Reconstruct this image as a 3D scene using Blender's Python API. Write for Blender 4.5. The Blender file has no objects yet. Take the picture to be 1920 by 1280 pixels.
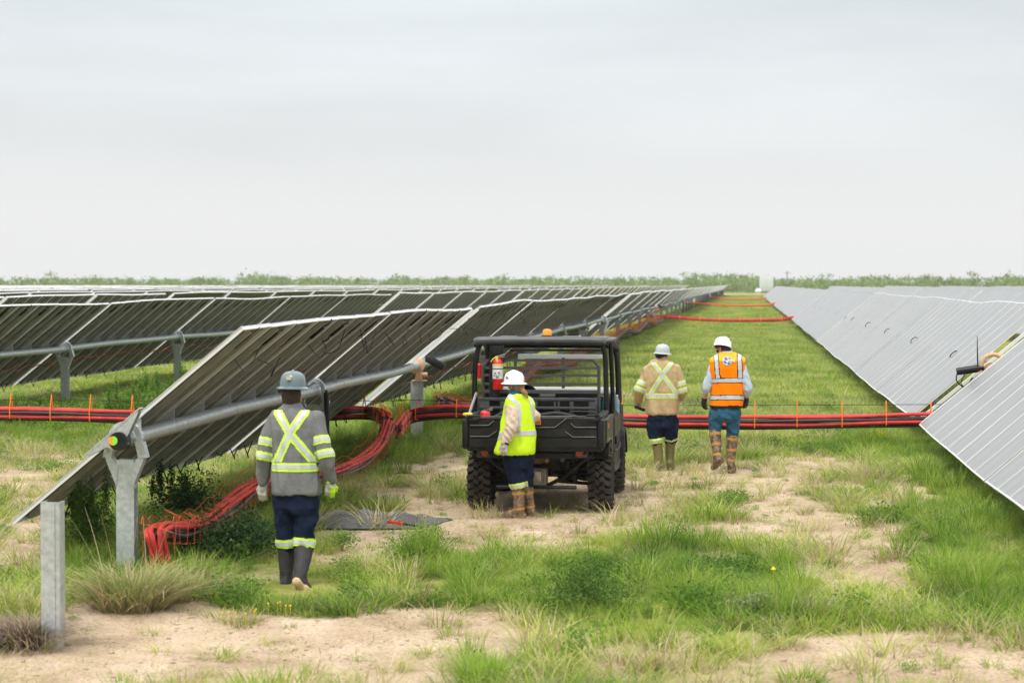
import bpy, bmesh, math, random
import numpy as np
from mathutils import Vector, Matrix, noise
from mathutils.bvhtree import BVHTree

# ------------------------------------------------------------------ camera, sky, light
S = bpy.context.scene
COL = S.collection
FPX = 3900.0; H = 2.58
PITCH = math.atan(108/FPX); YAW = math.atan(442/FPX*math.cos(PITCH))
cd = bpy.data.cameras.new('camera'); cam = bpy.data.objects.new('camera', cd); COL.objects.link(cam)
cam.location = (0, 0, H); cam.rotation_euler = (math.pi/2-PITCH, 0, YAW)
cd.sensor_width = 36; cd.lens = 36*FPX/1920; cd.clip_start = .1; cd.clip_end = 8000
cd.dof.use_dof = True; cd.dof.focus_distance = 26.0; cd.dof.aperture_fstop = 3.2
S.camera = cam
SUN_EL, SUN_AZ = math.radians(62), math.radians(200)
W = bpy.data.worlds.new('World'); S.world = W; W.use_nodes = True
nt = W.node_tree; nt.nodes.clear()
def nd(t, **k):
    n = nt.nodes.new(t)
    for a, b in k.items(): setattr(n, a, b)
    return n
out = nd('ShaderNodeOutputWorld'); bg = nd('ShaderNodeBackground'); bg.inputs[1].default_value = .1
sky = nd('ShaderNodeTexSky', sky_type='NISHITA', sun_disc=False); sky.sun_elevation = SUN_EL; sky.sun_rotation = SUN_AZ
tc = nd('ShaderNodeTexCoord'); sep = nd('ShaderNodeSeparateXYZ'); nt.links.new(tc.outputs['Generated'], sep.inputs[0])
rp = nd('ShaderNodeValToRGB'); cr = rp.color_ramp          # overcast deck: brightness by elevation
cr.elements[0].position = 0; cr.elements[0].color = (.432, .432, .434, 1)
for pos, c in ((.03, (.430, .430, .431, 1)), (.08, (.395, .408, .414, 1)), (.13, (.375, .40, .41, 1)), (.3, (.52, .54, .55, 1)), (.7, (.92, .93, .94, 1))):
    e = cr.elements.new(pos); e.color = c
cr.elements[-1].position = 1.0; cr.elements[-1].color = (1, 1, 1, 1)
nt.links.new(sep.outputs[2], rp.inputs[0])
mp = nd('ShaderNodeMapping'); mp.inputs['Scale'].default_value = (2.2, 2.2, 13); nt.links.new(tc.outputs['Generated'], mp.inputs[0])
nz = nd('ShaderNodeTexNoise'); nz.inputs['Scale'].default_value = 1.5; nz.inputs['Detail'].default_value = 4; nz.inputs['Roughness'].default_value = .5
nt.links.new(mp.outputs[0], nz.inputs[0])
mr = nd('ShaderNodeMapRange'); mr.inputs[1].default_value = .3; mr.inputs[2].default_value = .7; mr.inputs[3].default_value = .90; mr.inputs[4].default_value = 1.10
nt.links.new(nz.outputs[0], mr.inputs[0])
lowm = nd('ShaderNodeMapRange'); lowm.inputs[1].default_value = .03; lowm.inputs[2].default_value = .10; nt.links.new(sep.outputs[2], lowm.inputs[0])
mxn = nd('ShaderNodeMix', data_type='FLOAT'); mxn.inputs[2].default_value = 1
nt.links.new(lowm.outputs[0], mxn.inputs[0]); nt.links.new(mr.outputs[0], mxn.inputs[3])
mul = nd('ShaderNodeVectorMath', operation='SCALE'); nt.links.new(rp.outputs[0], mul.inputs[0]); nt.links.new(mxn.outputs[0], mul.inputs['Scale'])
mul2 = nd('ShaderNodeVectorMath', operation='SCALE'); mul2.inputs['Scale'].default_value = 20.5; nt.links.new(mul.outputs[0], mul2.inputs[0])
mxc = nd('ShaderNodeMix', data_type='RGBA'); mxc.inputs[0].default_value = .95
nt.links.new(sky.outputs[0], mxc.inputs[6]); nt.links.new(mul2.outputs[0], mxc.inputs[7])
nt.links.new(mxc.outputs[2], bg.inputs[0]); nt.links.new(bg.outputs[0], out.inputs[0])
sl = bpy.data.lights.new('sun', 'SUN'); sl.energy = 2.2; sl.angle = math.radians(9); sl.color = (1, .96, .9)
so = bpy.data.objects.new('sun', sl); COL.objects.link(so)
# direction towards the sun (high, a little behind the camera on the right)
sdir = Vector((math.cos(SUN_EL)*math.sin(SUN_AZ), math.cos(SUN_EL)*math.cos(SUN_AZ), math.sin(SUN_EL)))
so.rotation_euler = sdir.to_track_quat('Z', 'Y').to_euler()
S.view_settings.view_transform = 'Standard'; S.view_settings.look = 'None'; S.view_settings.exposure = 0; S.view_settings.gamma = 1
S.render.engine = 'CYCLES'

# ------------------------------------------------------------------ measured positions -> world
_F = np.array([-math.sin(YAW)*math.cos(PITCH), math.cos(YAW)*math.cos(PITCH), -math.sin(PITCH)])
_R = np.array([math.cos(YAW), math.sin(YAW), 0.]); _U = np.cross(_R, _F); _C = np.array([0, 0, H])
def ray(px, py): return _F+_R*(px-960)/FPX+_U*(640-py)/FPX
def onY(px, py, Y): r = ray(px, py); return _C+r*(Y/r[1])
def onX(px, py, X): r = ray(px, py); return _C+r*(X/r[0])
def onZ(px, py, Z=0.): r = ray(px, py); return _C+r*((Z-H)/r[2])
def proj(P):
    v = np.asarray(P, float)-_C; d = v@_F
    return 960+FPX*(v@_R)/d, 640-FPX*(v@_U)/d

# ------------------------------------------------------------------ materials
MATS = {}
def mat(name, col, rough=.6, metal=0., var=.0, vscale=8., col2=None, bump=0., bscale=60., spec=.5, coat=0., obj=False, stretch=(1, 1, 1), trans=0., alpha=1.):
    if name in MATS: return MATS[name]
    m = bpy.data.materials.new(name); m.use_nodes = True; n = m.node_tree; b = n.nodes['Principled BSDF']
    b.inputs['Roughness'].default_value = rough; b.inputs['Metallic'].default_value = metal
    b.inputs['Specular IOR Level'].default_value = spec; b.inputs['Coat Weight'].default_value = coat
    b.inputs['Transmission Weight'].default_value = trans; b.inputs['Alpha'].default_value = alpha
    c1 = (*col, 1); b.inputs['Base Color'].default_value = c1
    t = n.nodes.new('ShaderNodeTexCoord'); mpn = n.nodes.new('ShaderNodeMapping'); mpn.inputs['Scale'].default_value = stretch
    n.links.new(t.outputs['Object' if obj else 'Object'], mpn.inputs[0])
    if var > 0 or col2:
        nz = n.nodes.new('ShaderNodeTexNoise'); nz.inputs['Scale'].default_value = vscale; nz.inputs['Detail'].default_value = 5; nz.inputs['Roughness'].default_value = .6
        n.links.new(mpn.outputs[0], nz.inputs[0])
        r = n.nodes.new('ShaderNodeValToRGB'); r.color_ramp.elements[0].position = .35; r.color_ramp.elements[1].position = .65
        if col2: r.color_ramp.elements[0].color = (*col2, 1); r.color_ramp.elements[1].color = c1
        else:
            r.color_ramp.elements[0].color = tuple(c*(1-var) for c in col)+(1,); r.color_ramp.elements[1].color = tuple(min(1, c*(1+var)) for c in col)+(1,)
        n.links.new(nz.outputs[0], r.inputs[0]); n.links.new(r.outputs[0], b.inputs['Base Color'])
    if bump > 0:
        nb = n.nodes.new('ShaderNodeTexNoise'); nb.inputs['Scale'].default_value = bscale; nb.inputs['Detail'].default_value = 4
        n.links.new(mpn.outputs[0], nb.inputs[0])
        bu = n.nodes.new('ShaderNodeBump'); bu.inputs['Strength'].default_value = bump; bu.inputs['Distance'].default_value = .02
        n.links.new(nb.outputs[0], bu.inputs['Height']); n.links.new(bu.outputs[0], b.inputs['Normal'])
    MATS[name] = m; return m
def leafmat(name, c1, c2, c3, tl=.35, dry=None):
    if name in MATS: return MATS[name]
    m = bpy.data.materials.new(name); m.use_nodes = True; n = m.node_tree; b = n.nodes['Principled BSDF']; o = n.nodes['Material Output']
    L = n.links
    at = n.nodes.new('ShaderNodeAttribute'); at.attribute_name = 'tint'
    oi = n.nodes.new('ShaderNodeObjectInfo')
    geo = n.nodes.new('ShaderNodeNewGeometry')
    wn = n.nodes.new('ShaderNodeTexNoise'); wn.inputs['Scale'].default_value = .45; wn.inputs['Detail'].default_value = 5; wn.inputs['Roughness'].default_value = .65; L.new(geo.outputs['Position'], wn.inputs[0])
    a = n.nodes.new('ShaderNodeMath'); a.operation = 'ADD'; L.new(at.outputs['Fac'], a.inputs[0]); L.new(oi.outputs['Random'], a.inputs[1])
    a2 = n.nodes.new('ShaderNodeMath'); a2.operation = 'MULTIPLY_ADD'; a2.inputs[1].default_value = 4.6; L.new(wn.outputs[0], a2.inputs[0]); L.new(a.outputs[0], a2.inputs[2])
    s = n.nodes.new('ShaderNodeMapRange'); s.inputs[1].default_value = 2.1; s.inputs[2].default_value = 4.4; L.new(a2.outputs[0], s.inputs[0])
    r = n.nodes.new('ShaderNodeValToRGB'); r.color_ramp.elements[0].color = (*c1, 1); r.color_ramp.elements[1].color = (*c3, 1)
    e = r.color_ramp.elements.new(.5); e.color = (*c2, 1)
    L.new(s.outputs[0], r.inputs[0]); L.new(r.outputs[0], b.inputs['Base Color'])
    b.inputs['Roughness'].default_value = .55; b.inputs['Specular IOR Level'].default_value = .3
    tr = n.nodes.new('ShaderNodeBsdfTranslucent'); L.new(r.outputs[0], tr.inputs[0])
    mx = n.nodes.new('ShaderNodeMixShader'); mx.inputs[0].default_value = tl; L.new(b.outputs[0], mx.inputs[1]); L.new(tr.outputs[0], mx.inputs[2]); L.new(mx.outputs[0], o.inputs[0])
    MATS[name] = m; return m

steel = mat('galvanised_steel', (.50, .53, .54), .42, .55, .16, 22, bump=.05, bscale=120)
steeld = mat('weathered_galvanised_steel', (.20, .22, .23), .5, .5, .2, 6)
alu = mat('aluminium_frame', (.76, .76, .75), .4, .15, .05, 3)
glassf = mat('module_glass', (.22, .22, .22), .3, 0, .16, 1.6, spec=.8, stretch=(.6, 2.5, 1))
backm = mat('module_back', (.050, .043, .032), .22, 0, .3, 2.5, spec=.5, stretch=(1, 4, 1))  # brown tint of the reflected ground worked into the base colour
railm = mat('module_back_rail', (.42, .40, .36), .42, .5, .2, 4)
blk = mat('black_plastic', (.010, .010, .011), .42, 0, .2, 10, spec=.35)
blkd = mat('dusty_black_plastic', (.017, .016, .0145), .5, 0, .0, 6, col2=(.005, .005, .005), spec=.28)
gril = mat('grille_plastic', (.055, .055, .056), .4, 0, .2, 8, spec=.4)
lugm = mat('dusty_tread', (.085, .073, .055), .9, 0, 0, 7, col2=(.03, .027, .022), spec=.2)
rubber = mat('tyre_rubber', (.020, .019, .017), .85, 0, 0, 9, col2=(.010, .0095, .009), spec=.2, bump=.3, bscale=40)
redc = mat('red_cable_jacket', (.56, .035, .03), .5, 0, .22, 5, spec=.3)
blkc = mat('black_cable_jacket', (.030, .026, .027), .45, 0, .2, 5)
orng = mat('orange_plastic', (.9, .22, .01), .45)
rust = mat('orange_red_wire', (.52, .10, .03), .55)
tan = mat('tan_gearbox_paint', (.58, .36, .20), .55, 0, .12, 20)
whitep = mat('white_plastic', (.8, .8, .8), .35)
redp = mat('red_paint', (.62, .015, .01), .3, coat=.4)
silver = mat('silver_reflective_tape', (.56, .57, .57), .5, .1, .05, 30)
lime = mat('lime_fluorescent_tape', (.62, .92, .05), .55)
hivis = mat('yellow_fluorescent_mesh', (.60, .88, .005), .7, bump=.2, bscale=200)
orvest = mat('orange_fluorescent_mesh', (1.0, .23, .0), .8, bump=.15, bscale=200, spec=.1)
ortop = mat('amber_fluorescent_mesh', (.98, .42, .004), .65)
skin = mat('skin', (.52, .26, .17), .55, 0, .08, 20)
hairb = mat('dark_brown_hair', (.035, .018, .011), .55, 0, .4, 60, stretch=(6, 6, 1), bump=.5, bscale=80)
hairl = mat('blond_hair', (.33, .17, .07), .5, 0, .4, 60, stretch=(6, 6, 1), bump=.5, bscale=80)
navy = mat('navy_work_trousers', (.008, .014, .036), .9, 0, .3, 12, bump=.4, bscale=22, spec=.15)
jean = mat('blue_jeans', (.012, .085, .155), .8, 0, .3, 9, bump=.25, bscale=40)
grey = mat('grey_work_shirt', (.172, .173, .176), .9, 0, .12, 10, bump=.5, bscale=16, spec=.2)
khaki = mat('khaki_work_shirt', (.45, .33, .175), .9, 0, .12, 10, bump=.5, bscale=16, spec=.2)
beige = mat('beige_sleeves', (.56, .44, .33), .85, 0, .10, 12, bump=.3, bscale=25)
lblue = mat('pale_blue_sleeves', (.42, .50, .56), .8, 0, .08, 12, bump=.3, bscale=25)
bootb = mat('black_gaiters', (.022, .018, .02), .7, 0, .2, 18)
sole = mat('tan_boot_sole', (.55, .38, .21), .8, 0, .2, 20)
olive = mat('olive_rubber_boots', (.17, .15, .055), .5, 0, .12, 10)
camo = mat('camouflage_boots', (.30, .19, .10), .75, 0, 0, 22, col2=(.045, .032, .022))
strapm = mat('tan_boot_straps', (.40, .22, .06), .7)
gloveg = mat('grey_gloves', (.52, .50, .47), .8, 0, .15, 30)
gloveb = mat('black_gloves', (.012, .012, .013), .6)
hatg = mat('grey_blue_hard_hat', (.125, .165, .18), .3, coat=.3)
hatw = mat('white_hard_hat', (.86, .86, .87), .28, coat=.3)
hatl = mat('pale_grey_hard_hat', (.42, .46, .48), .35, coat=.2)
bluec = mat('blue_cloth', (.01, .12, .33), .8)
tealc = mat('teal_bandana', (.02, .28, .42), .8)
clearb = mat('bottle_plastic', (.35, .6, .68), .15, trans=.4)
tealp = mat('teal_plastic', (.02, .22, .24), .4)
amberl = mat('amber_lens', (.95, .32, .005), .25, coat=.4)
redl = mat('red_lens', (.30, .01, .01), .2, coat=.5)
greyhood = mat('light_grey_panel', (.62, .63, .63), .35)
camop = mat('camouflage_body_panel', (.085, .095, .045), .45, 0, 0, 9, col2=(.02, .02, .014), coat=.2)
dirtyal = mat('dirty_cast_aluminium', (.30, .26, .20), .6, .3, .3, 15)
mufm = mat('rusty_exhaust', (.22, .13, .09), .7, .3, .3, 15)
dsteel = mat('dark_frame_steel', (.016, .015, .013), .45, 0, 0, 10, col2=(.006, .006, .006), spec=.3)
lime2 = mat('green_sticker', (.25, .75, .05), .5)
orng2 = mat('orange_sticker', (.95, .35, .01), .5)

# ------------------------------------------------------------------ mesh helpers
class MB:
    def __init__(s): s.v = []; s.f = []; s.m = []
    def add(s, verts, faces, mi=0):
        o = len(s.v); s.v.extend([tuple(map(float, v)) for v in verts]); s.f.extend([tuple(i+o for i in f) for f in faces]); s.m.extend([mi]*len(faces))
    def box(s, c, size, mi=0, rot=None, bev=0.):
        hx, hy, hz = [a/2 for a in size]
        if bev <= 0:
            vs = [(x, y, z) for x in (-hx, hx) for y in (-hy, hy) for z in (-hz, hz)]
            fs = [(0, 1, 3, 2), (4, 6, 7, 5), (0, 4, 5, 1), (2, 3, 7, 6), (0, 2, 6, 4), (1, 5, 7, 3)]
        else:
            bm = bmesh.new(); bmesh.ops.create_cube(bm, size=1)
            for v in bm.verts: v.co = Vector((v.co.x*2*hx, v.co.y*2*hy, v.co.z*2*hz))
            bmesh.ops.bevel(bm, geom=bm.edges[:], offset=min(bev, hx*.9, hy*.9, hz*.9), segments=2, affect='EDGES', profile=.5)
            bm.verts.index_update(); vs = [tuple(v.co) for v in bm.verts]; fs = [tuple(v.index for v in f.verts) for f in bm.faces]; bm.free()
        M = (rot if rot else Matrix.Identity(3))
        s.add([tuple(M @ Vector(v)+Vector(c)) for v in vs], fs, mi)
    def tube(s, pts, r, seg=10, mi=0, cap=True, smooth=0):
        pts = [Vector(p) for p in pts]
        if smooth: pts = catmull(pts, smooth)
        n = len(pts); rr = r if hasattr(r, '__len__') else [r]*n
        if len(rr) != n: rr = [np.interp(i/(n-1), np.linspace(0, 1, len(rr)), rr) for i in range(n)]
        t = (pts[1]-pts[0]).normalized(); a = t.orthogonal().normalized(); vs = []
        for i, p in enumerate(pts):
            t2 = ((pts[min(i+1, n-1)]-pts[max(i-1, 0)])).normalized()
            a = (a-t2*a.dot(t2)).normalized(); b = t2.cross(a)
            for k in range(seg):
                th = 2*math.pi*k/seg; vs.append(tuple(p+(a*math.cos(th)+b*math.sin(th))*rr[i]))
        fs = [(i*seg+k, i*seg+(k+1) % seg, (i+1)*seg+(k+1) % seg, (i+1)*seg+k) for i in range(n-1) for k in range(seg)]
        if cap: fs += [tuple(range(seg))[::-1], tuple((n-1)*seg+k for k in range(seg))]
        s.add(vs, fs, mi)
    def loft(s, rings, mi=0, cap=True):
        seg = len(rings[0]); vs = [p for r in rings for p in r]; n = len(rings)
        fs = [(i*seg+k, i*seg+(k+1) % seg, (i+1)*seg+(k+1) % seg, (i+1)*seg+k) for i in range(n-1) for k in range(seg)]
        if cap: fs += [tuple(range(seg))[::-1], tuple((n-1)*seg+k for k in range(seg))]
        s.add(vs, fs, mi)
    def lathe(s, prof, c=(0, 0, 0), seg=24, mi=0, M=None, sx=1, sy=1):
        M = M or Matrix.Identity(3); c = Vector(c); rings = []
        for r, z in prof:
            rings.append([tuple(c+M @ Vector((r*sx*math.cos(2*math.pi*k/seg), r*sy*math.sin(2*math.pi*k/seg), z))) for k in range(seg)])
        s.loft(rings, mi)
    def capsule(s, a, ra, b, rb, seg=14):
        a = Vector(a); b = Vector(b); d = (b-a); L = d.length; t = d.normalized() if L > 1e-6 else Vector((0, 0, 1))
        pts = []; rr = []
        for k in range(5): th = math.pi/2*(k/5.); pts.append(a-t*ra*math.cos(th)); rr.append(max(.001, ra*math.sin(th)))
        pts.append(a); rr.append(ra); pts.append(b); rr.append(rb)
        for k in range(1, 6): th = math.pi/2*(k/5.); pts.append(b+t*rb*math.sin(th)); rr.append(max(.001, rb*math.cos(th)))
        s.tube(pts, rr, seg)
    def prism(s, poly, ax, a, b, mi=0):
        """poly in the two other axes, extruded along axis ax from a to b"""
        n = len(poly)
        def P(u, v, w): return {0: (w, u, v), 1: (u, w, v), 2: (u, v, w)}[ax]
        vs = [P(u, v, a) for u, v in poly]+[P(u, v, b) for u, v in poly]
        fs = [tuple(range(n)), tuple(range(2*n-1, n-1, -1))]+[(k, k+n, (k+1) % n+n, (k+1) % n) for k in range(n)]
        s.add(vs, fs, mi)
    def mesh(s, name, mats, org=(0, 0, 0), smooth=True, angle=40, fix=True):
        me = bpy.data.meshes.new(name); o = np.array(org)
        me.from_pydata([tuple(np.array(v)-o) for v in s.v], [], s.f)
        for m in (mats if isinstance(mats, (list, tuple)) else [mats]): me.materials.append(m)
        me.polygons.foreach_set('material_index', s.m)
        if fix:
            bm = bmesh.new(); bm.from_mesh(me); bmesh.ops.recalc_face_normals(bm, faces=bm.faces[:]); bm.to_mesh(me); bm.free()
        if smooth:
            me.polygons.foreach_set('use_smooth', [True]*len(me.polygons))
            try: me.set_sharp_from_angle(angle=math.radians(angle))
            except Exception: pass
        me.update(); return me
    def build(s, name, mats, parent=None, org=None, **k):
        o0 = worg(parent) if (parent is not None and org is None) else (org or (0, 0, 0))
        me = s.mesh(name, mats, o0, **k); o = bpy.data.objects.new(name, me); COL.objects.link(o)
        if parent is not None:
            o.parent = parent; o.location = tuple(np.array(o0)-np.array(worg(parent)))
        else: o.location = o0
        return o
ORG = {}
def worg(o):
    p = np.zeros(3)
    while o is not None: p = p+np.array(o.location); o = o.parent
    return p
def catmull(pts, k):
    P = [pts[0]*2-pts[1]]+pts+[pts[-1]*2-pts[-2]]; o = []
    for i in range(1, len(P)-2):
        for j in range(k):
            t = j/k; a, b, c, d = P[i-1], P[i], P[i+1], P[i+2]
            o.append(.5*((2*b)+(c-a)*t+(2*a-5*b+4*c-d)*t*t+(3*b-a-3*c+d)*t**3))
    o.append(pts[-1]); return o
def empty(name, loc):
    o = bpy.data.objects.new(name, None); o.empty_display_size = .2; COL.objects.link(o); o.location = tuple(loc); return o
def tag(o, label=None, cat=None, group=None, kind=None):
    if label: o['label'] = label
    if cat: o['category'] = cat
    if group: o['group'] = group
    if kind: o['kind'] = kind
    return o
def place(name, me, parent, loc, rot=(0, 0, 0)):
    o = bpy.data.objects.new(name, me); COL.objects.link(o); o.parent = parent; o.location = tuple(loc); o.rotation_euler = rot; return o
ORD = ['first', 'second', 'third', 'fourth', 'fifth', 'sixth', 'seventh', 'eighth', 'ninth', 'tenth', 'eleventh', 'twelfth', 'thirteenth', 'fourteenth', 'fifteenth', 'sixteenth', 'seventeenth', 'eighteenth', 'nineteenth', 'twentieth', 'twenty-first', 'twenty-second', 'twenty-third', 'twenty-fourth']
rng = np.random.default_rng(7); random.seed(7)

# ------------------------------------------------------------------ ground cover map (where grass grows)
# ellipses measured on the ground: (cx, cy, rx, ry, cover)
SPOTS = [
 # aisle far: mostly grass
 (1160, 735, 60, 22, .25), (1330, 850, 300, 40, .72), (1560, 868, 110, 12, .15), (1700, 1050, 60, 25, .3), (1480, 900, 250, 22, .32), (1060, 905, 140, 40, .10),
 (1330, 930, 420, 60, .27), (1000, 1000, 380, 42, .14), (1560, 985, 230, 55, .24), (760, 905, 130, 40, .45), (600, 905, 60, 60, .9), (830, 870, 60, 30, .25),
 (900, 960, 150, 22, .05), (680, 1010, 90, 40, .15), (1850, 980, 170, 150, .97), (1640, 930, 120, 40, .5),
 (1230, 1095, 250, 88, .93), (1390, 1030, 90, 26, .65), (1330, 962, 45, 26, .6), (1480, 1110, 160, 75, .98), (1080, 1130, 130, 60, .95),
 (960, 1075, 90, 50, .9), (1560, 1060, 70, 40, .4), (1610, 1100, 80, 40, .3), (1730, 1085, 60, 25, .1), (1840, 1120, 140, 70, .97), (1440, 1000, 220, 14, .2), (1600, 1130, 50, 28, .6),
 (470, 1210, 520, 75, .0), (600, 1160, 340, 25, .05), (880, 1180, 110, 40, .12), (860, 1090, 110, 45, .9), (760, 1085, 80, 45, .95), (560, 1105, 200, 48, .93), (430, 1070, 120, 50, .75),
 (1270, 1252, 260, 60, .62), (1100, 1225, 110, 30, .5), (1300, 1170, 330, 45, .88), (1340, 1200, 130, 26, .75), (1060, 1200, 60, 18, .6), (1740, 1232, 240, 52, .17), (1700, 1268, 120, 16, .35), (1550, 1215, 60, 20, .2),
 (905, 1262, 55, 30, .95), (660, 1280, 300, 20, .02), (200, 1240, 400, 60, .0),
 (100, 900, 160, 40, .2), (60, 1000, 80, 90, .2), (165, 1010, 60, 75, .95), (40, 1120, 60, 40, .8), (70, 850, 110, 14, .3), (100, 830, 130, 16, .8),
 (330, 1010, 130, 50, .85), (260, 880, 90, 30, .6), (480, 960, 90, 60, .8),
 (450, 880, 150, 50, .9), (700, 830, 130, 40, .97), (1750, 850, 130, 22, .9), (1860, 880, 90, 30, .95)]
def fbm(x, y, s):
    return noise.fractal(Vector((x*s, y*s, 3.1)), 1.0, 2.0, 3)
def cover(x, y):
    px, py = proj((x, y, 0)); n = fbm(x, y, .9)*.5+fbm(x+50, y, .25)*.35
    c = .93+.35*n if y > 30 else .6
    px += 45*fbm(x, y+9, .7); py += 12*fbm(x+7, y, .8)
    if -400 < px < 2400 and py < 1500:
        for cx, cy, rx, ry, v in SPOTS:
            d = ((px-cx)/rx)**2+((py-cy)/ry)**2
            if d < 1.7:
                w = min(1, max(0, (1.45-d)/.75)); c = c*(1-w)+v*w
    c += .75*n*(1-abs(2*min(1, max(0, c))-1)) + (.10*n if y < 30 else 0)
    return min(1, max(0, c))
def hgt(x, y):
    if y > 70: return 0.
    k = min(1, (70-y)/20)
    return k*(.03*noise.noise(Vector((x*.5, y*.5, 0)))+.012*noise.noise(Vector((x*2.7, y*2.7, 4))))-.01

# ------------------------------------------------------------------ ground
def axis(a, b, fine, lo, hi):
    m = list(np.arange(a, b+1e-6, fine)); s = fine; u = b
    while u < hi: s *= 1.28; u += s; m.append(min(u, hi))
    s = fine; u = a; l = []
    while u > lo: s *= 1.28; u -= s; l.append(max(u, lo))
    return np.array(l[::-1]+m)
gx = axis(-15, 8, .16, -1500, 1500); gy = axis(12.6, 44, .17, -1400, 1500)
nx, ny = len(gx), len(gy); gv = []; gc = []
for y in gy:
    for x in gx:
        z = hgt(x, y); gv.append((x, y, z))
        gc.append(cover(x, y) if (0 < y < 900 and abs(x) < 400) else .8)
gf = [(j*nx+i, j*nx+i+1, (j+1)*nx+i+1, (j+1)*nx+i) for j in range(ny-1) for i in range(nx-1)]
me = bpy.data.meshes.new('ground'); me.from_pydata(gv, [], gf); me.polygons.foreach_set('use_smooth', [True]*len(gf))
at = me.attributes.new('cover', 'FLOAT', 'POINT'); at.data.foreach_set('value', gc)
gm = bpy.data.materials.new('sandy_soil_and_turf'); gm.use_nodes = True; n = gm.node_tree; L = n.links; b = n.nodes['Principled BSDF']; b.inputs['Roughness'].default_value = .95; b.inputs['Specular IOR Level'].default_value = .15
geo = n.nodes.new('ShaderNodeNewGeometry'); ca = n.nodes.new('ShaderNodeAttribute'); ca.attribute_name = 'cover'
def tn(sc, det=5, ro=.6, st=None):
    t = n.nodes.new('ShaderNodeTexNoise'); t.inputs['Scale'].default_value = sc; t.inputs['Detail'].default_value = det; t.inputs['Roughness'].default_value = ro
    if st:
        m_ = n.nodes.new('ShaderNodeMapping'); m_.inputs['Scale'].default_value = st; L.new(geo.outputs['Position'], m_.inputs[0]); L.new(m_.outputs[0], t.inputs[0])
    else: L.new(geo.outputs['Position'], t.inputs[0])
    return t
def ramp(src, els):
    r = n.nodes.new('ShaderNodeValToRGB'); r.color_ramp.elements[0].position = els[0][0]; r.color_ramp.elements[0].color = (*els[0][1], 1)
    r.color_ramp.elements[1].position = els[-1][0]; r.color_ramp.elements[1].color = (*els[-1][1], 1)
    for p_, c_ in els[1:-1]: e = r.color_ramp.elements.new(p_); e.color = (*c_, 1)
    L.new(src, r.inputs[0]); return r
t1 = tn(1.3, 8, .65, (1, .6, 1)); dirt = ramp(t1.outputs[0], [(.3, (.33, .235, .15)), (.45, (.47, .355, .245)), (.6, (.58, .455, .33)), (.75, (.64, .53, .41))])
t2 = tn(38, 4, .7); spk = ramp(t2.outputs[0], [(.36, (.55, .50, .43)), (.47, (.95, .94, .92)), (.62, (1.0, 1.0, 1.0)), (.75, (1.12, 1.12, 1.1))])
mm = n.nodes.new('ShaderNodeMix'); mm.data_type = 'RGBA'; mm.blend_type = 'MULTIPLY'; mm.inputs[0].default_value = 1; L.new(dirt.outputs[0], mm.inputs[6]); L.new(spk.outputs[0], mm.inputs[7])
t3 = tn(.45, 6, .6); turf = ramp(t3.outputs[0], [(.3, (.09, .12, .018)), (.48, (.19, .22, .045)), (.62, (.33, .31, .09)), (.75, (.45, .39, .16))])
t4 = tn(5, 6, .7); tf2 = ramp(t4.outputs[0], [(.3, (.6, .65, .5)), (.6, (1.1, 1.1, 1.0))])
m3 = n.nodes.new('ShaderNodeMix'); m3.data_type = 'RGBA'; m3.blend_type = 'MULTIPLY'; m3.inputs[0].default_value = 1; L.new(turf.outputs[0], m3.inputs[6]); L.new(tf2.outputs[0], m3.inputs[7])
t5 = tn(9, 6, .75); ad = n.nodes.new('ShaderNodeMath'); ad.operation = 'MULTIPLY_ADD'; ad.inputs[1].default_value = .9; L.new(t5.outputs[0], ad.inputs[0]); L.new(ca.outputs['Fac'], ad.inputs[2])
mk = n.nodes.new('ShaderNodeMapRange'); mk.inputs[1].default_value = .78; mk.inputs[2].default_value = 1.22; L.new(ad.outputs[0], mk.inputs[0])
m4 = n.nodes.new('ShaderNodeMix'); m4.data_type = 'RGBA'; L.new(mk.outputs[0], m4.inputs[0]); L.new(mm.outputs[2], m4.inputs[6]); L.new(m3.outputs[2], m4.inputs[7])
L.new(m4.outputs[2], b.inputs['Base Color'])
bu = n.nodes.new('ShaderNodeBump'); bu.inputs['Strength'].default_value = .8; bu.inputs['Distance'].default_value = .03; t6 = tn(14, 8, .7); L.new(t6.outputs[0], bu.inputs['Height']); L.new(bu.outputs[0], b.inputs['Normal'])
me.materials.append(gm); go = bpy.data.objects.new('ground', me); COL.objects.link(go); tag(go, kind='structure')
# pale gravel service road crossing beyond the arrays
rb = MB(); xs = np.linspace(-60, 60, 61)
for i in range(60):
    e0 = 1.5*noise.noise(Vector((xs[i]*.1, 0, 0))); e1 = 1.5*noise.noise(Vector((xs[i+1]*.1, 0, 0)))
    rb.add([(xs[i], 478+e0, .004), (xs[i+1], 478+e1, .004), (xs[i+1], 520-e1, .004), (xs[i], 520-e0, .004)], [(0, 1, 2, 3)])
rd = rb.build('gravel_road', mat('pale_caliche_gravel', (.55, .45, .33), .95, 0, .15, .3)); tag(rd, kind='structure')
rb = MB(); rb.add([(-6, 395, .004), (5, 388, .004), (7, 470, .004), (-1.5, 474, .004)], [(0, 1, 2, 3)])
rb = None

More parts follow.
